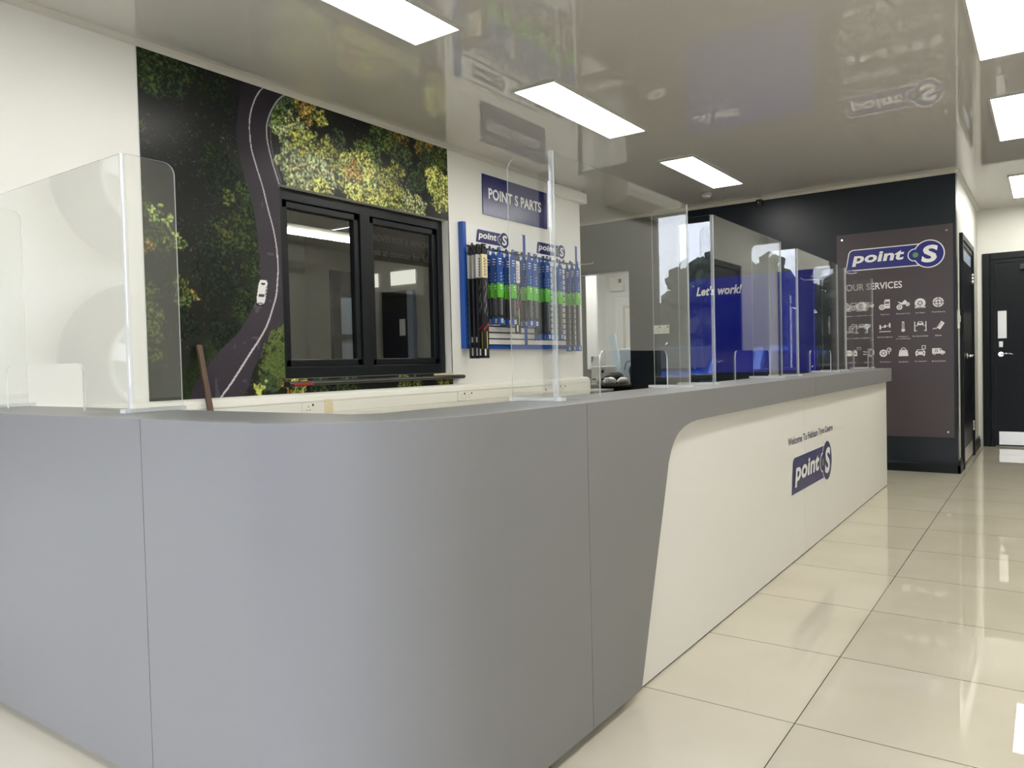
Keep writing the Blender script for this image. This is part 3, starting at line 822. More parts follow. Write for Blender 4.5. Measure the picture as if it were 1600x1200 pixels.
# ------------------------------------------------------------------ acrylic screens
def sheet(bm, pts, frame, th=0.005):
    """clear sheet: outline in (s, z), frame(s, t, z) -> world"""
    A = [bm.verts.new(frame(s, 0, z)) for s, z in pts]; B = [bm.verts.new(frame(s, th, z)) for s, z in pts]
    f1 = bm.faces.new(A); f2 = bm.faces.new(B[::-1]); f1.material_index = f2.material_index = 0
    n = len(pts)
    for i in range(n):
        f = bm.faces.new((A[i], A[(i + 1) % n], B[(i + 1) % n], B[i])); f.material_index = 1
def arc(cx, cz, r, a0, a1, n=6):
    return [(cx + r * math.cos(math.radians(a0 + (a1 - a0) * i / n)), cz + r * math.sin(math.radians(a0 + (a1 - a0) * i / n))) for i in range(n + 1)]
SH, SL, HA, HB, HH, WL = 0.752, 1.06, 0.275, 0.82, 0.152, 0.165
def screen(frame, label, loc):
    """frame(s, d, z): s along the pane, d back from the public side, z above the worktop"""
    t = thing('counter_screen', label, 'screen', loc, 'clear acrylic screens on the counter')
    c = 0.012
    out = [(c, 0.002), (HA, 0.002)] + arc(HA + 0.03, HH - 0.03, 0.03, 180, 90) + arc(HB - 0.03, HH - 0.03, 0.03, 90, 0) + [(HB, 0.002), (SL - c, 0.002), (SL - c, SH), (c, SH)]
    bm = bmesh.new(); sheet(bm, out, lambda s, t_, z: frame(s, t_, z)); finish('front_pane', bm, ['acrylic', 'edge'], t)
    for side in (0, 1):
        bm = bmesh.new()
        wp = [(c, 0.002), (WL, 0.002)] + arc(WL - 0.035, SH - 0.035, 0.035, 0, 90) + [(c, SH)]
        if side == 0: fr = lambda s, t_, z: frame(t_, s, z)
        else: fr = lambda s, t_, z: frame(SL - t_, s, z)
        sheet(bm, wp, fr); finish('side_wing', bm, ['acrylic', 'edge'], t)
        # bent corner joining pane and wing
        bm = bmesh.new()
        o_ = arc(c, c, c, 180, 270, 5); i_ = arc(c, c, c - 0.005, 180, 270, 5)
        ring = o_ + i_[::-1]
        mp = (lambda a, b: (a, b)) if side == 0 else (lambda a, b: (SL - a, b))
        A = [bm.verts.new(frame(*mp(a, b), 0.002)) for a, b in ring]; B = [bm.verts.new(frame(*mp(a, b), SH)) for a, b in ring]
        n = len(ring)
        bm.faces.new(A); bm.faces.new(B[::-1])
        for i in range(n):
            bm.faces.new((A[i], A[(i + 1) % n], B[(i + 1) % n], B[i]))
        finish('corner_bend', bm, 'bend', t)
        # foot bar along the wing
        bm = bmesh.new()
        s0, s1 = (0.006, 0.034) if side == 0 else (SL - 0.034, SL - 0.006)
        P = [frame(s, d, z) for s in (s0, s1) for d in (-0.012, WL + 0.015) for z in (0.0, 0.011)]
        vs = [bm.verts.new(p) for p in P]
        for f in [(0, 1, 3, 2), (4, 6, 7, 5), (0, 4, 5, 1), (2, 3, 7, 6), (0, 2, 6, 4), (1, 5, 7, 3)]: bm.faces.new([vs[i] for i in f])
        finish('foot_bar', bm, 'edge', t)
    return t
XP = -1.215
screen(lambda s, d, z: (-2.185 - s, 1.17 + d, ZT + z), 'clear acrylic screen with wheel reflections at far left, on the short arm of the counter', (-2.7, 1.2, ZT))
for y0_, lab in ((1.955, 'largest clear acrylic screen on the long counter, in front of the wiper display'),
                 (3.285, "clear acrylic screen on the long counter across the words Let's work"),
                 (4.665, 'clear acrylic screen in front of the right end of the blue panel'),
                 (5.965, 'small far acrylic screen in front of the services board, last on the counter')):
    screen(lambda s, d, z, y0_=y0_: (XP - d, y0_ + s, ZT + z), lab, (XP, y0_ + 0.5, ZT))

# ------------------------------------------------------------------ signs on the left wall
s = thing('parts_sign', 'dark blue sign with white POINT S PARTS capitals above the wiper display', 'sign', (XL, 5.28, 2.26))
box('sign_board', XL + 0.0005, XL + 0.008, 4.815, 5.752, 2.267, 2.585, 'blue', s)
fl = Flat((XL + 0.0085, 0, 0), (0, 1, 0), (0, 0, 1), (1, 0, 0))
fl.words('POINT S PARTS', 4.89, 2.398, 0.765, 0.088, 0.0003, 'lettering', 'white', s, bold=0.03)

# ------------------------------------------------------------------ slatwall display
d = thing('slatwall_display', 'white slatwall wiper display with blue uprights on the left wall', 'display', (XL, 5.37, 1.2))
DX = XL + 0.034
box('back_board', XL + 0.0005, DX - 0.008, 4.545, 6.215, 1.235, 2.15, 'black', d)
bm = bmesh.new()
zz = 1.243; NS = 15; pitch = (1.99 - 1.243) / NS
for k in range(NS):
    for (a, b) in ((4.547, 5.315), (5.352, 6.178)):
        bx(bm, DX - 0.008, DX, a, b, 1.243 + k * pitch, 1.243 + (k + 1) * pitch - 0.011)
finish('slats', bm, 'white', d)
for (a, b) in ((4.547, 5.315), (5.352, 6.178)):
    box('header_board', DX - 0.008, DX + 0.002, a, b, 1.998, 2.158, 'white', d)
box('upright', XL + 0.0005, DX + 0.012, 4.505, 4.545, 1.21, 2.165, 'railblue', d, 0.002)
box('upright', XL + 0.0005, DX + 0.006, 5.316, 5.351, 1.235, 2.163, 'railblue', d, 0.002)
box('upright', XL + 0.0005, DX + 0.006, 6.18, 6.21, 1.21, 2.163, 'railblue', d, 0.002)
box('bottom_rail', XL + 0.0005, DX + 0.006, 4.546, 6.179, 1.207, 1.234, 'railblue', d, 0.002)
for (cu, lf) in ((5.047, 0.372), (5.933, 0.412)):
    fl = Flat((DX + 0.0022, 0, 0), (0, 1, 0), (0, 0, 1), (1, 0, 0))
    logo(fl, cu, 2.082, 0.062, lf, 0.050, False, 0.0004)
    fl.done('logo', ['logoblue', 'white', 'green'], d)

HOOKS = [('A', 4.555, [-3.57, -3.53, -3.49, -3.445]), ('B', 4.75, [-3.55, -3.50, -3.44]), ('C', 4.935, [-3.55, -3.50, -3.445]),
         ('D', 5.05, [-3.49]), ('E', 5.165, [-3.55, -3.50, -3.445]), ('F', 5.255, [-3.45]), ('G', 5.44, [-3.56, -3.525, -3.49, -3.45]),
         ('H', 5.725, [-3.55, -3.50]), ('I', 5.935, [-3.55, -3.50, -3.445])]
for (k, y, xs) in HOOKS:
    bm = bmesh.new()
    tube(bm, [(DX, y, 1.967), (max(xs) + 0.03, y, 1.967), (max(xs) + 0.036, y, 1.979)], 0.0022, 6)
    finish('hook', bm, 'wire', d)
bm = bmesh.new(); tube(bm, [(DX, 6.13, 1.985), (-3.40, 6.13, 1.977), (-3.39, 6.13, 1.99)], 0.0025, 6); finish('hook', bm, 'wire', d)
for k in range(14):
    y = 4.62 + k * 0.112
    if abs(y - 5.33) < .03: continue
    bm = bmesh.new(); bx(bm, DX - 0.002, DX + 0.008, y - 0.011, y + 0.011, 1.99, 2.006); bx(bm, DX - 0.002, DX + 0.012, y - 0.006, y + 0.006, 2.006, 2.016)
    finish('hook_plate', bm, 'black', d)

def blue_pack(length):
    """slim blue-green wiper pack, origin at its hang hole; faces +X"""
    t = thing('wiper_pack', '-', 'wiper pack')
    w = 0.037
    bm = bmesh.new()
    prism(bm, [(-w, -0.235), (w, -0.235), (w, -0.03), (0.018, -0.008), (-0.018, -0.008), (-w, -0.03)], 'x', -0.005, 0.005)
    for sg in (-1, 1): prism(bm, [(sg * .006, -.008), (sg * .016, -.008), (sg * .013, .030), (sg * .006, .030)], 'x', -.003, .003)
    bx(bm, -.003, .003, -.013, .013, .0301, .037)
    for f in bm.faces: f.material_index = 0
    for (v0, h_, ww) in ((-0.055, .007, .022), (-0.075, .007, .022), (-0.093, .005, .018)):
        bx(bm, 0.0052, 0.0058, -0.018, -0.018 + ww * 1.6, v0, v0 + h_, 1)
    for z in (-0.165, -0.19, -0.215):
        prism(bm, [(0.004, z), (0.016, z + 0.003), (0.010, z + 0.013)], 'x', 0.0052, 0.0058, 1)
    finish('header_card', bm, ['packblue', 'white'], t)
    bm = bmesh.new(); bx(bm, -0.006, 0.0062, -w, w, -0.345, -0.236, 0)
    bx(bm, 0.0063, 0.0068, -0.004, 0.018, -0.262, -0.250, 1); bx(bm, 0.0063, 0.0068, 0.004, 0.018, -0.282, -0.270, 1)
    finish('green_band', bm, ['packgreen', 'white'], t)
    box('backing', -0.006, -0.003, -w, w, -length + 0.05, -0.346, 'blade', t)
    bm = bmesh.new()
    bx(bm, -0.002, 0.008, -0.020, -0.004, -length + 0.06, -0.348, 0, 0.003)
    bx(bm, -0.002, 0.006, 0.004, 0.020, -length + 0.07, -0.348, 1, 0.002)
    finish('wiper_blade', bm, ['blade', 'bladegrey'], t)
    bm = bmesh.new(); bx(bm, -0.006, 0.006, -w, w, -length, -length + 0.049, 0)
    bx(bm, 0.0061, 0.0066, -0.004, 0.022, -length + 0.010, -length + 0.042, 1)
    for i in range(4): bx(bm, 0.0067, 0.007, 0.0 + i * 0.005, 0.002 + i * 0.005, -length + 0.014, -length + 0.038, 2)
    finish('bar_code_end', bm, ['packblue', 'white', 'black'], t)
    return t
def black_pack(length, head, bright):
    t = thing('wiper_pack', '-', 'wiper pack')
    w = 0.032
    bm = bmesh.new(); bx(bm, -0.008, 0.008, -w + 0.006, w - 0.006, -0.035, 0.008, 0, 0.003); bx(bm, -.006, .006, -.022, -.008, .0081, .032); bx(bm, -.006, .006, .008, .022, .0081, .032); bx(bm, -.006, .006, -.022, .022, .0321, .042); finish('hanger_cap', bm, 'black', t)
    bm = bmesh.new(); bx(bm, -0.009, 0.009, -w, w, -0.21, -0.036, 0, 0.002)
    if bright:
        for i in range(7): bx(bm, 0.0091, 0.0095, -0.012, -0.001, -0.195 + i * 0.02, -0.182 + i * 0.02, 1)
        for i in range(5): bx(bm, 0.0091, 0.0095, 0.006, 0.014, -0.19 + i * 0.026, -0.175 + i * 0.026, 2)
    finish('head_card', bm, [head, 'ink', 'red'], t)
    bm = bmesh.new(); bx(bm, -0.008, 0.008, -w, w, -length, -0.211, 0, 0.002)
    if bright:
        rs = random.Random(5)
        for i in range(16):   # silver water streaks printed on the sleeve
            z = -0.26 - 0.016 * i; y = rs.uniform(-0.02, 0.012)
            prism(bm, [(y, z), (y + 0.006, z + 0.02), (y + 0.018 * rs.random(), z + 0.045), (y + 0.002, z + 0.02)], 'x', 0.0082, 0.0086, 1)
        prism(bm, [(-0.03, -length + .20), (0.03, -length + .25), (0.03, -length + .27), (-0.03, -length + .22)], 'x', 0.0082, 0.0087, 3)
        bx(bm, 0.0082, 0.0088, 0.004, 0.012, -length + .07, -length + .2, 2)
        bx(bm, 0.0082, 0.0088, -0.026, -0.008, -length + .02, -length + .07, 4)
    else:
        bx(bm, 0.0082, 0.0088, -0.02, -0.002, -length + .02, -length + .08, 4)
        bx(bm, 0.0082, 0.0088, -0.02, -0.002, -length + .12, -length + .16, 4)
    finish('sleeve', bm, ['blackprint', 'greycard', 'yellow', 'red', 'white'], t)
    return t
def copy_tree(o, parent=None):
    c = o.copy(); COL.objects.link(c)
    if parent is not None: c.parent = parent
    for ch in list(o.children): copy_tree(ch, c)
    return c
ORD = {'A': 'first', 'B': 'second', 'C': 'third', 'D': 'fourth', 'E': 'fifth', 'F': 'sixth', 'G': 'seventh', 'H': 'eighth', 'I': 'last'}
LEN = {'B': .55, 'C': .555, 'E': .56, 'F': .56, 'G': .665, 'H': .66, 'I': .76}
DEP = {1: ['the only pack'], 2: ['rear pack', 'front pack'], 3: ['rear pack', 'middle pack', 'front pack'], 4: ['rearmost pack', 'second pack from the wall', 'third pack from the wall', 'front pack']}
protos = {}
for (k, y, xs) in HOOKS:
    for i, x in enumerate(xs):
        first = False
        if k in 'AD':
            ln = .81 if k == 'A' else .62
            head = ['greycard', 'greycard', 'white', 'cream'][i] if k == 'A' else 'white'
            key = (ln, head)
        else:
            ln = LEN[k]; key = (ln, 'blue')
        if key not in protos:
            protos[key] = black_pack(ln, head, head in ('white', 'cream')) if k in 'AD' else blue_pack(ln)
            t = protos[key]
        else:
            t = copy_tree(protos[key])
        t.location = (x, y + (0.002 if i % 2 else -0.001), 1.945 + random.uniform(-.003, .0))
        nm = DEP[len(xs)][i]
        if k in 'AD':
            hd = {'greycard': 'grey', 'white': 'white', 'cream': 'cream'}[head]
            t['label'] = 'black wiper pack, %s head card, %s, %s hook from left' % (hd, nm, ORD[k])
        elif len(xs) == 1:
            t['label'] = 'blue and green wiper pack alone on the %s hook from the left' % ORD[k]
        else:
            t['label'] = 'blue-green wiper pack, %s, %s hook%s' % (nm, ORD[k], ' at the right' if k == 'I' else ' from left')
        t['category'] = 'wiper pack'
        t['group'] = 'wiper packs on the slatwall display'

# ------------------------------------------------------------------ dado trunking and sockets
tr = thing('dado_trunking', 'cream plastic dado trunking running along the left wall under the window', 'trunking', (XL, 3.9, .76))
def trunk_prof():
    z0_, z1_ = 0.765, 0.944
    D = 0.07
    return [(XL, z0_), (XL + 0.03, z0_), (XL + 0.052, z0_ + 0.008), (XL + 0.065, z0_ + 0.022), (XL + D, z0_ + 0.045), (XL + D, z0_ + 0.052), (XL + D - 0.004, z0_ + 0.053), (XL + D - 0.004, z0_ + 0.055),
            (XL + D, z0_ + 0.056), (XL + D, z1_ - 0.056), (XL + D - 0.004, z1_ - 0.055), (XL + D - 0.004, z1_ - 0.053), (XL + D, z1_ - 0.052), (XL + D, z1_ - 0.045), (XL + 0.065, z1_ - 0.022), (XL + 0.052, z1_ - 0.008), (XL + 0.03, z1_), (XL, z1_)]
bm = bmesh.new(); prism(bm, [(p[0] + (0.0035 if p[0] == XL else 0), p[1]) for p in trunk_prof()], 'y', 0.82, 6.30); finish('trunking_body', bm, 'plastic', tr)
bm = bmesh.new(); prism(bm, [(p[0] + 0.004 if p[0] > XL + .04 else p[0] + (0.0035 if p[0] == XL else 0), p[1]) for p in trunk_prof()], 'y', 6.30, 6.345); finish('end_cap', bm, 'plastic', tr)
tm = thing('tape_band', 'band of masking tape wrapped over the trunking joint below the window', 'tape', (XL + .07, 3.13, .77))
bm = bmesh.new(); bx(bm, XL + .0702, XL + .0712, 3.10, 3.145, 0.79, 0.90); bx(bm, XL + .0702, XL + .0712, 3.149, 3.165, 0.79, 0.885); finish('tape_face', bm, 'tape', tm)
def socket(name, label, y0, y1, z0, z1, frame, gangs=1, horizontal=True, data=False, grp=None):
    """frame(u, v, h) -> world"""
    t = thing(name, label, 'socket', frame((y0 + y1) / 2, (z0 + z1) / 2, 0), grp)
    w = (y1 - y0) / gangs
    for g_ in range(gangs):
        a, b = y0 + g_ * w + 0.002, y0 + (g_ + 1) * w - 0.002
        def slab(bm, u0, u1, v0, v1, h0, h1, mi=0):
            vs = [bm.verts.new(frame(u, v, h)) for u in (u0, u1) for v in (v0, v1) for h in (h0, h1)]
            for f in [(0, 1, 3, 2), (4, 6, 7, 5), (0, 4, 5, 1), (2, 3, 7, 6), (0, 2, 6, 4), (1, 5, 7, 3)]:
                fc = bm.faces.new([vs[i] for i in f]); fc.material_index = mi
        bm = bmesh.new(); slab(bm, a, b, z0, z1, 0.0004, 0.008)
        cu = (a + b) / 2; cv = (z0 + z1) / 2; k = (z1 - z0)
        if data:
            slab(bm, cu - k * .12, cu + k * .12, cv - k * .15, cv + k * .12, 0.0081, 0.0086, 1)
        else:
            slab(bm, cu - k * .035, cu + k * .035, cv + k * .05, cv + k * .20, 0.0081, 0.0086, 1)
            for sx in (-1, 1): slab(bm, cu + sx * k * .16 - k * .05, cu + sx * k * .16 + k * .05, cv - k * .22, cv - k * .14, 0.0081, 0.0086, 1)
        f = finish('face_plate', bm, ['plastic', 'black'], t)
        if not data:
            bm = bmesh.new(); slab(bm, b - k * .22, b - k * .08, cv + k * .16, cv + k * .36, 0.0082, 0.011)
            finish('switch', bm, 'black', t)
    return t
TF = lambda u, v, h: (XL + 0.070 + h, u, v)
socket('power_socket', 'single white switched socket on the trunking, left of the tape', 2.925, 3.015, 0.823, 0.888, TF)
socket('twin_socket', 'white twin socket on the trunking, under the right end of the sill', 4.36, 4.53, 0.823, 0.888, TF, 2, grp='sockets on the trunking')
socket('data_outlet', 'small white data outlet on the trunking, beside the acrylic corner', 5.51, 5.60, 0.823, 0.888, TF, data=True)
socket('twin_socket', 'white twin socket on the trunking nearest the doorway end', 5.725, 5.89, 0.823, 0.888, TF, 2, grp='sockets on the trunking')
socket('wall_socket', 'white double socket on the dark back wall beside the doorway', -3.61, -3.42, 1.375, 1.47, lambda u, v, h: (u, YB - h, v), 2)

# wooden stick
bm = bmesh.new()
p0, p1 = Vector((-3.33, 2.318, 0.0)), Vector((-3.617, 2.31, 1.224))
for q0, q1 in ((p0, p1),):
    dv = (q1 - q0).normalized(); u = Vector((0, 1, 0)); w = dv.cross(u).normalized()
    pr_ = [(-.014, -.010), (.014, -.010), (.014, .010), (-.014, .010)]
    A = [bm.verts.new(q0 + u * a + w * b) for a, b in pr_]; B = [bm.verts.new(q1 + u * a + w * b) for a, b in pr_]
    bm.faces.new(A); bm.faces.new(B)
    for i in range(4): bm.faces.new((A[i], A[(i + 1) % 4], B[(i + 1) % 4], B[i]))
bmesh.ops.bevel(bm, geom=list(bm.edges), offset=0.002, segments=1, affect='EDGES')
tag(finish('wooden_stick', bm, 'wood'), 'brown wooden stick leaning on the mural behind the counter', 'stick')

# ------------------------------------------------------------------ back wall: blue panel, services board
s = thing('slogan_panel', "glossy royal blue wall panel with the slogan Let's work!", 'sign', (-2.5, YB, .94))
box('panel_board', -3.175, -1.875, YB - 0.012, YB - 0.0005, 0.935, 1.94, 'deepblue', s)
fl = Flat((0, YB - 0.0125, 0), (1, 0, 0), (0, 0, 1), (0, -1, 0))
fl.words("Let's work!", -3.10, 1.757, 0.495, 0.098, 0.0003, 'slogan_lettering', 'white', s, bold=0.035, shear=0.25)
for (x, z) in ((-3.13, 1.865), (-1.905, 1.87), (-1.915, 0.985), (-3.13, .985)):
    bm = bmesh.new(); cyl(bm, (x, YB - 0.0125, z), (x, YB - 0.022, z), 0.009, n=12); finish('stand_off', bm, 'chrome', s)

s = thing('services_board', 'mauve services board with the badge logo and rows of white icons', 'sign', (-1.19, YB, .32))
box('board', -1.678, -0.703, YB - 0.010, YB - 0.0005, 0.322, 2.240, 'mauve', s)
BF = lambda: Flat((0, YB - 0.0104, 0), (1, 0, 0), (0, 0, 1), (0, -1, 0))
fl = BF(); logo(fl, -0.893, 1.988, 0.118, 0.700, 0.092, True, 0.0003); fl.done('logo', ['logobright', 'white', 'green'], s)
BF().words('OUR SERVICES', -1.597, 1.698, 0.482, 0.064, 0.0004, 'heading_lettering', 'icon', s, bold=0.015)
for (x, z) in ((-0.752, 2.183), (-0.752, .372), (-1.628, 2.19), (-1.628, .372)):
    bm = bmesh.new(); cyl(bm, (x, YB - 0.0105, z), (x, YB - 0.018, z), 0.008, n=12); finish('stand_off', bm, 'chrome', s)
def wheel_icon(f, cu, cv, r, h=0.0004):
    f.disc(cu, cv, r, h, 0); f.disc(cu, cv, r * .62, h + .0003, 1)
    for i in range(5):
        a = math.radians(90 + 72 * i); f.poly([(cu + r * .12 * math.sin(a), cv - r * .12 * math.cos(a)), (cu - r * .12 * math.sin(a), cv + r * .12 * math.cos(a)),
                                               (cu + r * .6 * math.cos(a) - r * .1 * math.sin(a), cv + r * .6 * math.sin(a) + r * .1 * math.cos(a)), (cu + r * .6 * math.cos(a) + r * .1 * math.sin(a), cv + r * .6 * math.sin(a) - r * .1 * math.cos(a))], h + .0006, 0)
    f.disc(cu, cv, r * .2, h + .0009, 0, 12)
def ic(k):
    f = BF()
    h, h2 = 0.0004, 0.0010
    return f, h, h2
def icon_shapes(k, U, V):
    f, h, h2 = ic(k); s_ = 0.052
    P = lambda pts, mi=0, hh=h: f.poly([(U + a * s_, V + b * s_) for a, b in pts], hh, mi)
    R = lambda a, b, c, d_, mi=0, hh=h: f.rect(U + a * s_, V + b * s_, U + c * s_, V + d_ * s_, hh, mi)
    W = lambda a, b, r: wheel_icon(f, U + a * s_, V + b * s_, r * s_, h + 0.0012)
    if k == 0:
        P([(-.6, -.3), (-.2, .75), (.75, .8), (.9, .1), (.9, -.5), (.2, -.75)]); R(-.15, .3, .6, .62, 1, h2); R(0, -.3, .75, -.2, 1, h2); W(-.45, -.45, .42)
    elif k == 1:
        R(-.9, -.2, .2, .75); P([(.2, -.2), (.9, -.2), (1.0, .2), (.55, .65), (.2, .65)]); P([(.3, .25), (.7, .25), (.5, .55), (.3, .55)], 1, h2); W(-.35, -.4, .45)
    elif k == 2:
        R(-.1, -.6, .85, .7); R(0, .75, .85, 1.0); R(0, .25, .75, .55, 1, h2); R(0, -.1, .75, .0, 1, h2); W(-.45, -.35, .5)
    elif k == 3:
        P([(-.7, .3), (-.2, .25), (.1, .55), (.35, .75), (.6, .5), (.6, .2), (.2, -.1), (-.3, -.05)]); P([(-.9, .55), (-.3, .3), (-.3, .2), (-.6, .25)]); W(-.55, -.5, .48); W(.75, -.05, .34)
    elif k == 4:
        f.disc(U, V, s_ * .85, h, 0); R(-.85, -.85, .85, -.6); W(0, 0, .7)
    elif k == 5:
        f.ring(U, V, s_ * .62, s_ * .85, h, 0); f.ring(U, V, s_ * .12, s_ * .5, h, 0); R(-.95, -.06, .95, .06, 1, h2); R(-.06, -.95, .06, .95, 1, h2)
    elif k == 6:
        f.ring(U - .05 * s_, V, s_ * .42, s_ * .62, h, 0, 32, 20, 300); f.disc(U, V, s_ * .28, h, 0); f.ring(U, V, s_ * .75, s_ * .9, h, 0, 32, 10, 100)
        P([(-1.0, -.75), (-.3, -.6), (.3, -.75), (1.0, -.6), (1.0, -.72), (.3, -.87), (-.3, -.72), (-1.0, -.87)])
    elif k == 7:
        P([(-.75, .75), (.55, .75), (.05, .0), (.05, -.45), (-.25, -.45), (-.25, .0)]); R(-.2, -.8, 0, -.55); R(.68, -.8, .85, .75); P([(-.45, .55), (.25, .55), (-.1, .1)], 1, h2)
    elif k == 8:
        R(-.9, -.35, -.65, .45); R(.65, -.05, .9, .75); P([(-.65, -.05), (.65, .25), (.65, .35), (-.65, .1)]); P([(-.15, -.1), (.15, -.02), (.15, .5), (-.15, .4)]); R(-.95, -.8, .95, -.68)
    elif k == 9:
        R(-.17, -.45, .17, .9); f.disc(U, V - .62 * s_, .30 * s_, h, 0); R(-.07, -.4, .07, .75, 1, h2)
    elif k == 10:
        R(-.95, -.8, -.8, .8); R(.8, -.8, .95, .8); R(-1.0, -.9, -.55, -.78); R(.55, -.9, 1.0, -.78); R(-.8, .0, -.4, .1); R(.4, .0, .8, .1)
        P([(-.5, .15), (.5, .15), (.5, .45), (.3, .8), (-.3, .8), (-.5, .45)]); P([(-.32, .48), (.32, .48), (.22, .7), (-.22, .7)], 1, h2)
    elif k == 11:
        P([(-.25, -.4), (.25, -.75), (.95, .35), (.45, .75)]); P([(-.05, -.25), (.02, -.3), (.6, .45), (.53, .5)], 1, h2); P([(-.9, -.65), (-.6, -.4), (-.4, -.55), (-.15, -.3), (-.15, -.42), (-.4, -.67), (-.6, -.52), (-.85, -.75)])
    elif k == 12:
        R(-.95, -.55, .75, .35); R(-.8, .35, -.45, .55); R(.2, .35, .55, .6); R(-.7, -.05, -.3, .12, 1, h2); f.disc(U + .45 * s_, V - .1 * s_, .14 * s_, h2, 1, 12)
    elif k == 13:
        P([(-.1, -.7), (.5, -.8), (.95, -.3), (.95, .4), (.5, .8), (-.1, .75), (.1, .0)]); P([(-.9, .3), (-.3, .2), (-.3, .05), (-.9, .15)]); P([(-.9, -.2), (-.3, -.2), (-.3, -.35), (-.9, -.35)]); P([(.3, -.4), (.6, -.3), (.6, .35), (.3, .4)], 1, h2)
    elif k == 14:
        W(-.3, -.15, .65); f.ring(U + .62 * s_, V + .45 * s_, .26 * s_, .38 * s_, h, 0); R(.55, -.35, .7, .1); P([(.5, .4), (.78, .62), (.82, .56), (.56, .34)])
    elif k == 15:
        P([(-.8, -.75), (.8, -.75), (.62, .35), (-.62, .35)]); f.ring(U, V + .38 * s_, .28 * s_, .4 * s_, h, 0, 24, 0, 180); f.disc(U - .35 * s_, V + .15 * s_, .07 * s_, h2, 1, 8); f.disc(U + .35 * s_, V + .15 * s_, .07 * s_, h2, 1, 8)
    elif k == 16:
        P([(-.8, -.6), (.7, -.6), (.75, -.05), (.45, .35), (-.5, .35), (-.8, -.05)]); R(-.75, -.8, -.5, -.6); R(.4, -.8, .65, -.6); P([(-.55, -.0), (.5, -.0), (.35, .25), (-.4, .25)], 1, h2)
        f.disc(U - .5 * s_, V - .28 * s_, .12 * s_, h2, 1, 10); f.disc(U + .45 * s_, V - .28 * s_, .12 * s_, h2, 1, 10); R(.2, .4, .8, 1.05); R(.3, .5, .7, .95, 1, h2)
    else:
        P([(-1.0, -.45), (.95, -.45), (1.0, -.1), (.55, .1), (.3, .5), (-1.0, .5)]); f.ring(U - .35 * s_, V + .05 * s_, .14 * s_, .24 * s_, h2, 1, 16); P([(.2, .1), (.42, .1), (.25, .38), (.15, .38)], 1, h2)
        for a in (-.65, .55): f.disc(U + a * s_, V - .45 * s_, .2 * s_, h + .0008, 0, 16); f.disc(U + a * s_, V - .45 * s_, .09 * s_, h2 + .0004, 1, 10)
    f.done('service_icon', ['icon', 'mauve'], s)
CU = [-1.545, -1.407, -1.262, -1.109, -0.968, -0.823]
CAP = ['Passenger car tyres', 'Van tyres', 'Truck Tyres', 'Motorcycle Tyres', 'Tyre Repair', 'Wheel Balancing',
       'Brake Service', 'Oil Service', 'Electronic Alignment', 'Heating and|air conditioning', 'Car Service Center', 'Exhaust',
       'Battery', 'Light Check', 'Tyre Pressure', 'Accessories', 'Car Inspection', 'Service At Home']
for k in range(18):
    r, c = divmod(k, 6)
    icon_shapes(k, CU[c], (1.546, 1.338, 1.105)[r])
    zc = (1.458, 1.247, 1.015)[r]
    for i, ln in enumerate(CAP[k].split('|')):
        w = min(0.0072 * len(ln), 0.128)
        fl = BF(); fl.text(ln, CU[c] - w / 2, zc - 0.007 - i * 0.02, w, 0.0135, 0.0004)
        fl.done('caption', 'icon', s)

# small camera on the dark wall, smoke detector
c = thing('wall_sensor', 'small black sensor high on the dark back wall', 'sensor', (-2.413, YB, 2.66))
bm = bmesh.new(); bx(bm, -2.445, -2.38, YB - 0.03, YB - 0.0005, 2.625, 2.690, 0, 0.008); finish('body', bm, 'black', c)
bm = bmesh.new(); cyl(bm, (-2.415, YB - 0.031, 2.66), (-2.415, YB - 0.04, 2.66), 0.008, n=12); finish('lens', bm, 'chrome', c)
sd = thing('smoke_detector', 'round white smoke detector on the ceiling past the last left light', 'smoke detector', (-2.75, 7.29, HC))
bm = bmesh.new(); cyl(bm, (-2.75, 7.29, HC - 0.0005), (-2.75, 7.29, HC - 0.018), 0.055, 0.055, 28); finish('base', bm, 'panelframe', sd)
bm = bmesh.new(); cyl(bm, (-2.75, 7.29, HC - 0.019), (-2.75, 7.29, HC - 0.045), 0.048, 0.034, 28); finish('cover', bm, 'panelframe', sd)

# ------------------------------------------------------------------ ceiling light panels
def light_panel(x0, x1, y0, y1, label, mat='panel'):
    t = thing('ceiling_light', label, 'ceiling light', ((x0 + x1) / 2, (y0 + y1) / 2, HC), 'ceiling light panels')
    bm = bmesh.new(); w = 0.014
    for (a, b, c, d_) in ((x0 - w, x0, y0 - w, y1 + w), (x1, x1 + w, y0 - w, y1 + w), (x0, x1, y0 - w, y0), (x0, x1, y1, y1 + w)):
        bx(bm, a, b, c, d_, HC - 0.011, HC - 0.0005)
    finish('frame', bm, 'panelframe', t)
    box('diffuser', x0, x1, y0, y1, HC - 0.008, HC - 0.001, mat, t)
light_panel(-2.60, -2.32, -0.37, 0.84, 'left row ceiling light behind the photographer, first from the shop front')
light_panel(-2.60, -2.32, 1.71, 2.917, 'left row ceiling light nearest the mural, cut by the top of the photo')
light_panel(-2.60, -2.325, 3.785, 4.993, 'left row ceiling light in the middle above the wiper display')
light_panel(-2.60, -2.325, 5.87, 7.08, 'left row ceiling light farthest from the camera, by the smoke detector')
light_panel(-0.308, -0.032, -0.40, 0.80, 'right row ceiling light behind the photographer')
light_panel(-0.308, -0.032, 1.71, 2.92, 'right row ceiling light above the photographer')
light_panel(-0.308, -0.032, 3.80, 5.01, 'right row ceiling light in the top right corner, largest on that side')
light_panel(-0.304, -0.03, 5.825, 7.01, 'right row ceiling light in the middle, before the corridor', 'panel_far')
light_panel(-0.304, -0.03, 8.50, 9.71, 'small far ceiling light inside the corridor', 'panel_far')

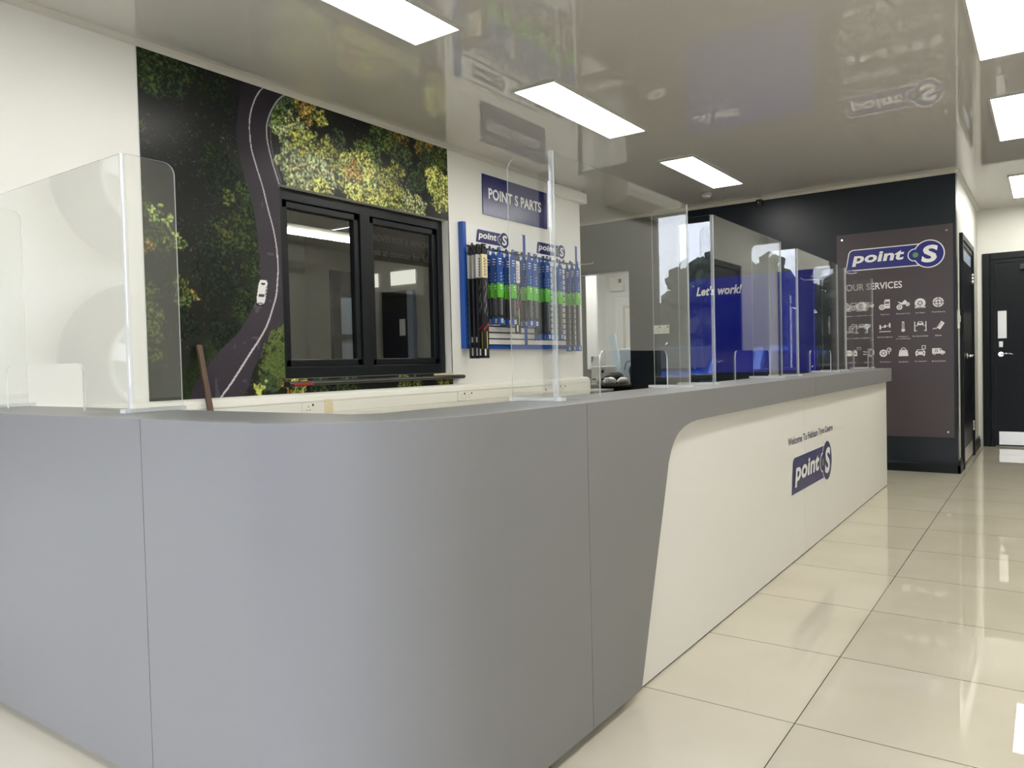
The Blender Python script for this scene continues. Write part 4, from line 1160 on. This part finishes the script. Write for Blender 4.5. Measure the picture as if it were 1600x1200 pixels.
# ------------------------------------------------------------------ doors
def lever(parent, frame):
    """frame(u, v, h): u toward the lever tip"""
    bm = bmesh.new(); cyl(bm, frame(0, 0, 0.001), frame(0, 0, 0.012), 0.026, n=20); cyl(bm, frame(0, 0, 0.012), frame(0, 0, 0.05), 0.010, n=12)
    tube(bm, [frame(0, 0, 0.05), frame(0.03, 0.004, 0.052), frame(0.07, 0.007, 0.05), (frame(0.115, -0.002, 0.048))], 0.009, 10)
    return finish('lever_handle', bm, 'chrome', parent)
# far door
def far_door():
    y = YF
    bm = bmesh.new()
    a0, a1 = -0.632, 0.50
    for (p, q) in ((a0, a0 + 0.075), (a1 - 0.075, a1)): bx(bm, p, q, y - 0.03, y - 0.0005, 0, 2.205, 0, 0.006)
    for (p, q) in ((a0 + 0.075, a0 + 0.12), (a1 - 0.12, a1 - 0.075)): bx(bm, p, q, y - 0.02, y - 0.0005, 0, 2.13, 0, 0.004)
    bx(bm, a0 + 0.075, a1 - 0.075, y - 0.03, y - 0.0005, 2.13, 2.205, 0, 0.006)
    bx(bm, a0 + 0.12, a1 - 0.12, y - 0.02, y - 0.0005, 2.085, 2.13, 0, 0.004)
    d = structure(finish('door_2', bm, 'navyboard'), 'black door with steel push plate at the end of the corridor')
    box('door_leaf', a0 + 0.122, a1 - 0.122, y - 0.014, y - 0.0005, 0.012, 2.083, 'navyboard', d)
    box('push_plate', -0.484, -0.40, y - 0.0165, y - 0.0145, 1.235 + 0.0, 1.545, 'steel', d)
    box('lock_plate', -0.475, -0.435, y - 0.0185, y - 0.0145, 1.135, 1.20, 'steel', d, 0.002)
    lever(d, lambda u, v, h: (-0.455 + u, y - 0.014 - h, 1.055 + v))
    box('kick_plate', -0.478, 0.36, y - 0.0165, y - 0.0145, 0.025, 0.175, 'steel', d)
    bm = bmesh.new(); bx(bm, -0.27, -0.02, y - 0.075, y - 0.0145, 1.995, 2.05, 0, 0.004); finish('door_closer', bm, 'black', d)
    bm = bmesh.new(); tube(bm, [(-0.08, y - 0.06, 2.055), (0.14, y - 0.12, 2.062), (0.2, y - 0.03, 2.10)], 0.008, 8); finish('closer_arm', bm, 'steel', d)
far_door()
def side_door():
    x = XCOR; a0, a1 = D1[0], D1[1]
    bm = bmesh.new()
    for (p, q) in ((a0, a0 + 0.06), (a1 - 0.06, a1)): bx(bm, x + 0.0005, x + 0.030, p, q, 0, 2.19, 0, 0.005)
    bx(bm, x + 0.0005, x + 0.030, a0 + 0.06, a1 - 0.06, 2.13, 2.19, 0, 0.005)
    for (p, q) in ((a0 + 0.06, a0 + 0.10), (a1 - 0.10, a1 - 0.06)): bx(bm, x + 0.0005, x + 0.018, p, q, 0, 2.13)
    bx(bm, x + 0.0005, x + 0.018, a0 + 0.1, a1 - 0.1, 2.09, 2.13)
    d = structure(finish('door_1', bm, 'navyboard'), 'narrow-looking black door in the white corridor wall beside the services board')
    box('door_leaf', x + 0.0005, x + 0.012, a0 + 0.105, a1 - 0.105, 0.012, 2.085, 'navyboard', d)
    box('top_light', x + 0.0125, x + 0.0135, a0 + 0.18, a1 - 0.22, 1.96, 2.06, 'bluegrey', d)
    box('kick_plate', x + 0.0125, x + 0.0145, a0 + 0.13, a1 - 0.13, 0.03, 0.17, 'steel', d)
    lever(d, lambda u, v, h: (x + 0.012 + h, 8.66 + u, 1.05 + v))
    for z in (0.27, 1.80):
        bm = bmesh.new()
        for k in range(3): cyl(bm, (x + 0.024, a1 - 0.105, z + k * 0.035), (x + 0.024, a1 - 0.105, z + k * 0.035 + 0.03), 0.008, n=10)
        bx(bm, x + 0.0185, x + 0.02, a1 - 0.13, a1 - 0.07, z, z + 0.10)
        finish('hinge', bm, 'steel', d)
side_door()
t = thing('wall_conduit', 'slim white conduit box on the edge of the corridor wall by the services board', 'conduit', (XCOR, 7.95, 1.3))
box('cover', XCOR + 0.0005, XCOR + 0.018, 7.925, 7.975, 1.30, 1.47, 'plastic', t, 0.003)
box('button', XCOR + 0.0185, XCOR + 0.024, 7.935, 7.965, 1.36, 1.42, 'plastic', t, 0.002)
def right_door():
    x = XR; a0, a1 = 8.1, 9.12
    bm = bmesh.new()
    for (p, q) in ((a0, a0 + 0.07), (a1 - 0.07, a1)): bx(bm, x - 0.03, x - 0.0005, p, q, 0, 2.19, 0, 0.005)
    bx(bm, x - 0.03, x - 0.0005, a0 + 0.07, a1 - 0.07, 2.12, 2.19, 0, 0.005)
    d = structure(finish('door_3', bm, 'navyboard'), 'black door in the right wall, seen mirrored in an acrylic screen')
    box('door_leaf', x - 0.012, x - 0.0005, a0 + 0.072, a1 - 0.072, 0.012, 2.118, 'navyboard', d)
    lever(d, lambda u, v, h: (x - 0.012 - h, a0 + 0.15 + u, 1.05 + v))
right_door()

# air conditioner on the right wall (seen mirrored in the large screen)
ac = thing('air_conditioner', 'white wall air conditioner on the right wall, mirrored in the large acrylic screen', 'air conditioner', (XR, 6.3, 2.4))
bm = bmesh.new()
prism(bm, [(XR - 0.001, 2.40), (XR - 0.12, 2.40), (XR - 0.20, 2.46), (XR - 0.215, 2.52), (XR - 0.21, 2.66), (XR - 0.19, 2.69), (XR - 0.001, 2.69)], 'y', 5.75, 6.85)
finish('casing', bm, 'plastic', ac)
bm = bmesh.new(); prism(bm, [(XR - 0.122, 2.397), (XR - 0.205, 2.458), (XR - 0.21, 2.466), (XR - 0.128, 2.404)], 'y', 5.80, 6.80); finish('louvre', bm, 'trim', ac)

# ------------------------------------------------------------------ wheels on the left wall (mirrored in the first screen)
def wheel(cz, label):
    t = thing('display_wheel', label, 'wheel', (XL, 0.36, cz), 'wheels mirrored in the first screen')
    x0 = XL + 0.02; cy = 0.36
    prof = [(0.225, 0.0), (0.30, -0.005), (0.36, 0.01), (0.385, 0.04), (0.385, 0.14), (0.36, 0.175), (0.30, 0.19), (0.235, 0.18), (0.225, 0.15)]
    bm = bmesh.new(); n = 56; rows = []
    for i in range(n):
        a = 2 * math.pi * i / n
        rows.append([bm.verts.new((x0 + h, cy + r * math.cos(a), cz + r * math.sin(a))) for r, h in prof])
    for i in range(n):
        A, B = rows[i], rows[(i + 1) % n]
        for j in range(len(prof)):
            k = (j + 1) % len(prof)
            bm.faces.new((A[j], A[k], B[k], B[j])).smooth = True
    finish('tyre', bm, 'tyre', t)
    bm = bmesh.new(); n = 48; rows = []
    prof = [(0.224, 0.02), (0.224, 0.17), (0.215, 0.178), (0.205, 0.168), (0.20, 0.02)]
    for i in range(n):
        a = 2 * math.pi * i / n
        rows.append([bm.verts.new((x0 + h, cy + r * math.cos(a), cz + r * math.sin(a))) for r, h in prof])
    for i in range(n):
        A, B = rows[i], rows[(i + 1) % n]
        for j in range(len(prof)):
            k = (j + 1) % len(prof); bm.faces.new((A[j], A[k], B[k], B[j])).smooth = True
    rim = finish('rim', bm, 'alloy', t)
    for s_ in range(5):
        a = math.radians(90 + 72 * s_); d_ = Vector((0, math.cos(a), math.sin(a))); p = Vector((0, -math.sin(a), math.cos(a)))
        bm = bmesh.new(); c0 = Vector((x0, cy, cz))
        for (r0, r1, w0, w1) in ((0.02, 0.212, 0.030, 0.045),):
            q = [c0 + d_ * r0 + p * w0, c0 + d_ * r0 - p * w0, c0 + d_ * r1 - p * w1, c0 + d_ * r1 + p * w1]
            f_ = [bm.verts.new(v + Vector((0.165, 0, 0))) for v in q]; b_ = [bm.verts.new(v + Vector((0.13, 0, 0))) for v in q]
            bm.faces.new(f_); bm.faces.new(b_[::-1])
            for i in range(4): bm.faces.new((f_[i], f_[(i + 1) % 4], b_[(i + 1) % 4], b_[i]))
        bmesh.ops.bevel(bm, geom=list(bm.edges), offset=0.005, segments=1, affect='EDGES')
        finish('spoke', bm, 'alloy', rim)
    bm = bmesh.new(); cyl(bm, (x0 + .14, cy, cz), (x0 + .175, cy, cz), .042, .036, 24); finish('hub_cap', bm, 'alloy', rim)
    bm = bmesh.new(); cyl(bm, (XL + .0005, cy, cz), (x0 + .135, cy, cz), .03, n=16); finish('wall_peg', bm, 'steel', t)
wheel(1.13, 'lower alloy wheel with dark tyre on the left wall, mirrored in the first screen')
wheel(1.98, 'upper alloy wheel with dark tyre on the left wall, mirrored in the first screen')

# ------------------------------------------------------------------ office beyond the doorway
bm = bmesh.new()
bx(bm, -6.75, -6.7, YB + 0.12, 10.95, 0, HC); bx(bm, -6.7, -2.95, 10.9, 10.95, 0, HC); bx(bm, -3.0, -2.95, YB + 0.12, 10.9, 0, HC)
bx(bm, -6.7, -5.314, 9.6, 9.7, 0, HC); bx(bm, -6.7, -5.83, 9.7, 10.9, 0, HC)
structure(finish('wall_office', bm, 'officewall'))
bm = bmesh.new()
for (a, b) in ((-5.28, -5.20),):
    bx(bm, a - .42, b - .42, 10.86, 10.899, 0, 2.10)
bx(bm, -5.70, -4.67, 10.86, 10.899, 2.10, 2.17); bx(bm, -4.75, -4.67, 10.86, 10.899, 0, 2.10)
d4 = structure(finish('door_4', bm, 'officewall'), 'white panel door at the back of the office beyond the doorway')
box('door_leaf', -5.619, -4.751, 10.88, 10.899, 0.01, 2.098, 'officewall', d4)
bm = bmesh.new()
for (a, b, c, e) in ((-5.08, -5.04, .2, 1.95), (-4.49, -4.45, .2, 1.95), (-5.04, -4.49, 1.91, 1.95), (-5.04, -4.49, .2, .24)): bx(bm, a - .42, b - .42, 10.872, 10.8795, c, e)
finish('door_moulding', bm, 'trim', d4)
al = thing('alarm_panel', 'white alarm panel with a dark display high on the office wall beyond the doorway', 'alarm panel', (-5.58, 10.86, 2.18))
bx_ = (-5.31, -5.08)
box('casing', -5.70, -5.46, 10.82, 10.859, 2.18, 2.40, 'plastic', al, 0.008)
box('display', -5.54, -5.49, 10.815, 10.8195, 2.31, 2.37, 'black', al)
box('strip', -5.62, -5.50, 10.815, 10.8195, 2.21, 2.25, 'paper', al)
light_panel(-6.0, -5.72, 8.3, 9.5, 'unseen ceiling light added to brighten the office, left of the other', 'panel_far')  # extra unseen lamp, added only to lift the office brightness
light_panel(-4.75, -4.47, 8.7, 9.9, 'ceiling light in the office straight behind the doorway', 'panel_far')
dk = thing('office_desk', 'dark office desk beyond the doorway, carrying towels and a printer', 'desk', (-4.5, 8.95, 0))
box('desk_top', -5.25, -3.85, 8.58, 9.45, 0.765, 0.79, 'black', dk, 0.003)
box('desk_edging', -5.25, -3.85, 8.575, 8.5795, 0.766, 0.789, 'wood', dk)
box('modesty_panel', -5.2, -3.9, 8.62, 8.64, 0.08, 0.764, 'navyboard', dk)
for x in (-5.22, -3.92): box('leg', x, x + 0.04, 8.65, 9.42, 0, 0.764, 'black', dk)
pn = thing('printer', 'white box-shaped printer on the office desk beyond the doorway', 'printer', (-4.88, 9.0, 0.79))
box('body', -5.0, -4.76, 8.9, 9.2, 0.791, 1.02, 'plastic', pn, 0.008)
box('paper_slot', -4.97, -4.79, 8.896, 8.8995, 0.84, 0.86, 'black', pn)
box('button', -4.83, -4.80, 8.895, 8.8995, 0.93, 0.97, 'black', pn)
ph = thing('desk_phone', 'grey desk phone standing on top of the white printer', 'phone', (-4.96, 8.97, 1.02))
bm = bmesh.new(); prism(bm, [(8.92, 1.021), (9.02, 1.021), (9.0, 1.15), (8.975, 1.15)], 'x', -5.0, -4.92); finish('phone_body', bm, 'greycard', ph)
box('handset', -5.012, -4.99, 8.945, 8.975, 1.03, 1.155, 'blackcloth', ph, 0.006)
sc_ = thing('screen_stand', 'pale blue all-in-one computer screen on a curved stand, seen from behind', 'computer', (-4.6, 9.15, .79))
bm = bmesh.new()
bx(bm, -4.73, -4.28, 9.22, 9.25, 0.975, 1.25, 0, 0.012); finish('screen_back', bm, 'paleblue', sc_)
bm = bmesh.new(); prism(bm, [(-4.72, .974), (-4.60, .974), (-4.58, .86), (-4.54, .80), (-4.58, .791), (-4.66, .80), (-4.68, .88)], 'y', 9.215, 9.235); finish('stand', bm, 'paleblue', sc_)
bd = thing('leaning_board', 'pale blue-white board leaning behind the computer screen in the office', 'board', (-4.83, 9.25, .79))
bm = bmesh.new(); prism(bm, [(-4.93, 1.43), (-4.84, 1.455), (-4.72, .80), (-4.80, .791)], 'y', 9.3, 9.33); finish('board_face', bm, 'paleblue', bd)
def lump(name, c, r, mat, parent=None, seed=1, sub=3, amp=.18):
    bm = bmesh.new(); bmesh.ops.create_icosphere(bm, subdivisions=sub, radius=1)
    rs = np.random.RandomState(seed); k = [Vector(rs.uniform(-3, 3, 3)) for _ in range(5)]
    for v in bm.verts:
        d_ = 1 + amp * sum(math.sin(v.co.dot(q) * 1.7 + i) for i, q in enumerate(k)) / 2.5
        v.co = Vector((c[0] + v.co.x * r[0] * d_, c[1] + v.co.y * r[1] * d_, c[2] + max(v.co.z, -0.62) * r[2] * d_))
    return finish(name, bm, mat, parent, True)
def rest(o, z):
    m = min(v.co.z for v in o.data.vertices)
    o.data.transform(Matrix.Translation((0, 0, z - m + 0.0008)))
o = lump('folded_towel', (-4.615, 8.70, .84), (.09, .07, .055), 'cloth', seed=3); rest(o, .79)
tag(o, 'crumpled white towel, nearest on the dark office desk', 'towel', 'white towels on the office desk')
o = lump('folded_towel', (-4.42, 8.70, .84), (.08, .07, .05), 'cloth', seed=5); rest(o, .79)
tag(o, 'crumpled white towel right of the other towel on the office desk', 'towel', 'white towels on the office desk')
o = lump('black_bag', (-4.62, 8.86, .88), (.13, .07, .085), 'blackcloth', seed=8); rest(o, .79)
tag(o, 'black fabric bag behind the white towels on the office desk', 'bag')
o = lump('black_bag', (-4.30, 8.90, .92), (.14, .08, .15), 'blackcloth', seed=9); rest(o, .79)
tag(o, 'taller black bag at the doorway edge on the office desk', 'bag')
bm = bmesh.new(); pts = [(-4.38 + .06 * math.cos(a), 8.80, .98 + .10 * math.sin(a)) for a in np.linspace(0, math.pi * 1.05, 12)]
tube(bm, [tuple(map(float, p)) for p in pts], .005, 6)
tag(finish('black_cable', bm, 'black'), 'looped black cable standing over the black bags on the office desk', 'cable')
o = lump('brown_pouch', (-4.235, 8.72, 1.12), (.045, .04, .07), 'brownfur', seed=12)
bm = bmesh.new(); cyl(bm, (-4.235, 8.72, .7905), (-4.235, 8.72, 1.08), .008, n=8); o2 = finish('peg', bm, 'black', o)
tag(o, 'dark brown pouch beside the doorway edge above the desk', 'pouch')
o = box('paper_sheet', -5.05, -4.85, 8.64, 8.85, .791, .794, 'paper'); tag(o, 'white sheets of paper left of the towels on the office desk', 'paper')
cu_ = thing('paper_cup', 'pale paper cup between the papers and the towels on the office desk', 'cup', (-4.77, 8.70, .79))
bm = bmesh.new(); cyl(bm, (-4.77, 8.70, .791), (-4.77, 8.70, .88), .028, .036, 20); finish('cup_body', bm, 'plastic', cu_)
mn = thing('black_monitor', 'edge of a black monitor by the left side of the doorway', 'monitor', (-4.68, 8.2, .75))
side = thing('side_table', 'grey side table inside the doorway under the black monitor', 'table', (-4.75, 8.25, 0))
box('table_top', -5.1, -4.45, 8.03, 8.50, .715, .74, 'greycard', side, .002)
for x in (-5.08, -4.5):
    for y in (8.05, 8.45): box('leg', x, x + .03, y, y + .03, 0, .714, 'black', side)
box('screen', -4.725, -4.69, 8.08, 8.38, .80, .99, 'black', mn, .006)
box('foot', -4.76, -4.66, 8.17, 8.29, .741, .75, 'black', mn)
box('neck', -4.722, -4.70, 8.21, 8.25, .751, .80, 'black', mn)

# ------------------------------------------------------------------ outside the shop front (only seen mirrored)
structure(box('ground', -40, 30, -60, YFRONT - 0.16, -0.25, -0.15, 'asphalt'))
def tree(x, y, h, label, seed):
    t = thing('street_tree', label, 'tree', (x, y, -.15), 'trees outside the shop front')
    bm = bmesh.new(); cyl(bm, (x, y, -.15), (x, y, h * .55), .16, .08, 10); finish('trunk', bm, 'bark', t)
    rs = np.random.RandomState(seed); bm = bmesh.new()
    for k in range(130):
        a, rr_, zz_ = rs.uniform(0, 6.28), rs.uniform(0, 1) ** .5, rs.uniform(.06, .93)
        R_ = h * .31 * math.sqrt(max(0.05, 1 - (abs(zz_ - .42) / .58) ** 2))
        c_ = Vector((x + rr_ * R_ * math.cos(a), y + rr_ * R_ * math.sin(a), h * zz_))
        mtx = Matrix.Translation(c_) @ Matrix.Scale(h * rs.uniform(.045, .085), 4)
        r = bmesh.ops.create_icosphere(bm, subdivisions=2, radius=1, matrix=mtx)
        for v in r['verts']:
            v.co += (v.co - c_) * rs.uniform(-.25, .25)
    finish('crown', bm, 'leaf', t)
for i, (x, y, h, lb) in enumerate(((-11.5, -14.6, 5.0, 'tall dark tree at the left of the mirrored street trees'), (-10.9, -20.5, 4.5, 'lower tree set back between two taller ones, mirrored in the wings'), (-7.5, -14.8, 4.3, 'dark tree mirrored in the near wing of the third screen'), (-6.4, -20.5, 5.0, 'set back tree outside, behind the blue car'), (-3.4, -15, 5.0, 'leafy tree just right of the parked blue car'), (0.8, -17, 5.4, 'leafy tree outside straight behind the photographer'), (6.0, -18, 5.6, 'leafy tree outside to the right of the shop front'), (-15.2, -14.8, 5.6, 'far left leafy tree across the street'))):
    tree(x, y, h, lb, 20 + i)
def car(cx, cy):
    t = thing('parked_car', 'blue hatchback parked outside the shop front, mirrored in the acrylic screens', 'car', (cx, cy, -.15))
    z = -.15
    body = [(-2.05, .35), (-2.08, .62), (-1.95, .82), (-1.0, .95), (-.35, 1.38), (.2, 1.46), (1.1, 1.42), (1.75, 1.02), (2.0, .92), (2.05, .4), (1.9, .25), (-1.9, .25)]
    bm = bmesh.new(); W_ = .88
    def ring_(yy, ins):
        return [bm.verts.new((cx + yy * (1 - (0.16 * max(0, p[1] - .9) / .55)) , cy + p[0] * (1 - ins), z + p[1])) for p in body]
    L_ = [ring_(w, i_) for w, i_ in ((-W_, .02), (-W_ * .9, 0), (W_ * .9, 0), (W_, .02))]
    n = len(body)
    bm.faces.new(L_[0]); bm.faces.new(L_[-1][::-1])
    for a, b in zip(L_[:-1], L_[1:]):
        for i in range(n): bm.faces.new((a[i], a[(i + 1) % n], b[(i + 1) % n], b[i]))
    finish('body', bm, 'carblue', t)
    bm = bmesh.new()
    for s_ in (-1, 1):
        X0 = cx + s_ * (W_ + .004); X1 = cx + s_ * (W_ * .86 + .006)
        q = [(X0, cy - .85, z + .99), (X1, cy - .30, z + 1.34), (X1, cy + 1.05, z + 1.36), (X0, cy + 1.5, z + 1.03)]
        bm.faces.new([bm.verts.new(v) for v in q])
    q = [(cx - .74, cy + .93 - 1.92, z + 1.0), (cx + .74, cy - .99, z + 1.0), (cx + .64, cy - .40, z + 1.36), (cx - .64, cy - .40, z + 1.36)]
    q2 = [(cx - .70, cy + 1.72, z + 1.09), (cx + .70, cy + 1.72, z + 1.09), (cx + .62, cy + 1.20, z + 1.40), (cx - .62, cy + 1.20, z + 1.40)]
    for qq, dy in ((q, -.012), (q2, .012)):
        bm.faces.new([bm.verts.new((v[0], v[1] + dy, v[2] + .012)) for v in qq])
    r_ = bmesh.ops.solidify(bm, geom=list(bm.faces), thickness=.006)
    finish('windows', bm, 'carglass', t)
    for sx in (-1, 1):
        for sy in (-1.28, 1.28):
            bm = bmesh.new(); cyl(bm, (cx + sx * .72, cy + sy, z + .31), (cx + sx * .90, cy + sy, z + .31), .31, n=28)
            w = finish('wheel', bm, 'tyre', t)
            bm = bmesh.new(); cyl(bm, (cx + sx * .9005, cy + sy, z + .31), (cx + sx * .915, cy + sy, z + .31), .2, .17, 20); finish('hubcap', bm, 'alloy', w)
        bm = bmesh.new(); cyl(bm, (cx + sx * .62, cy + 2.0, z + .68), (cx + sx * .62, cy + 2.09, z + .68), .13, .11, 20); finish('headlamp', bm, 'lamp', t)
    box('number_plate', cx - .26, cx + .26, cy + 2.075, cy + 2.09, z + .42, z + .53, 'white', t)
car(-5.0, -6.4)
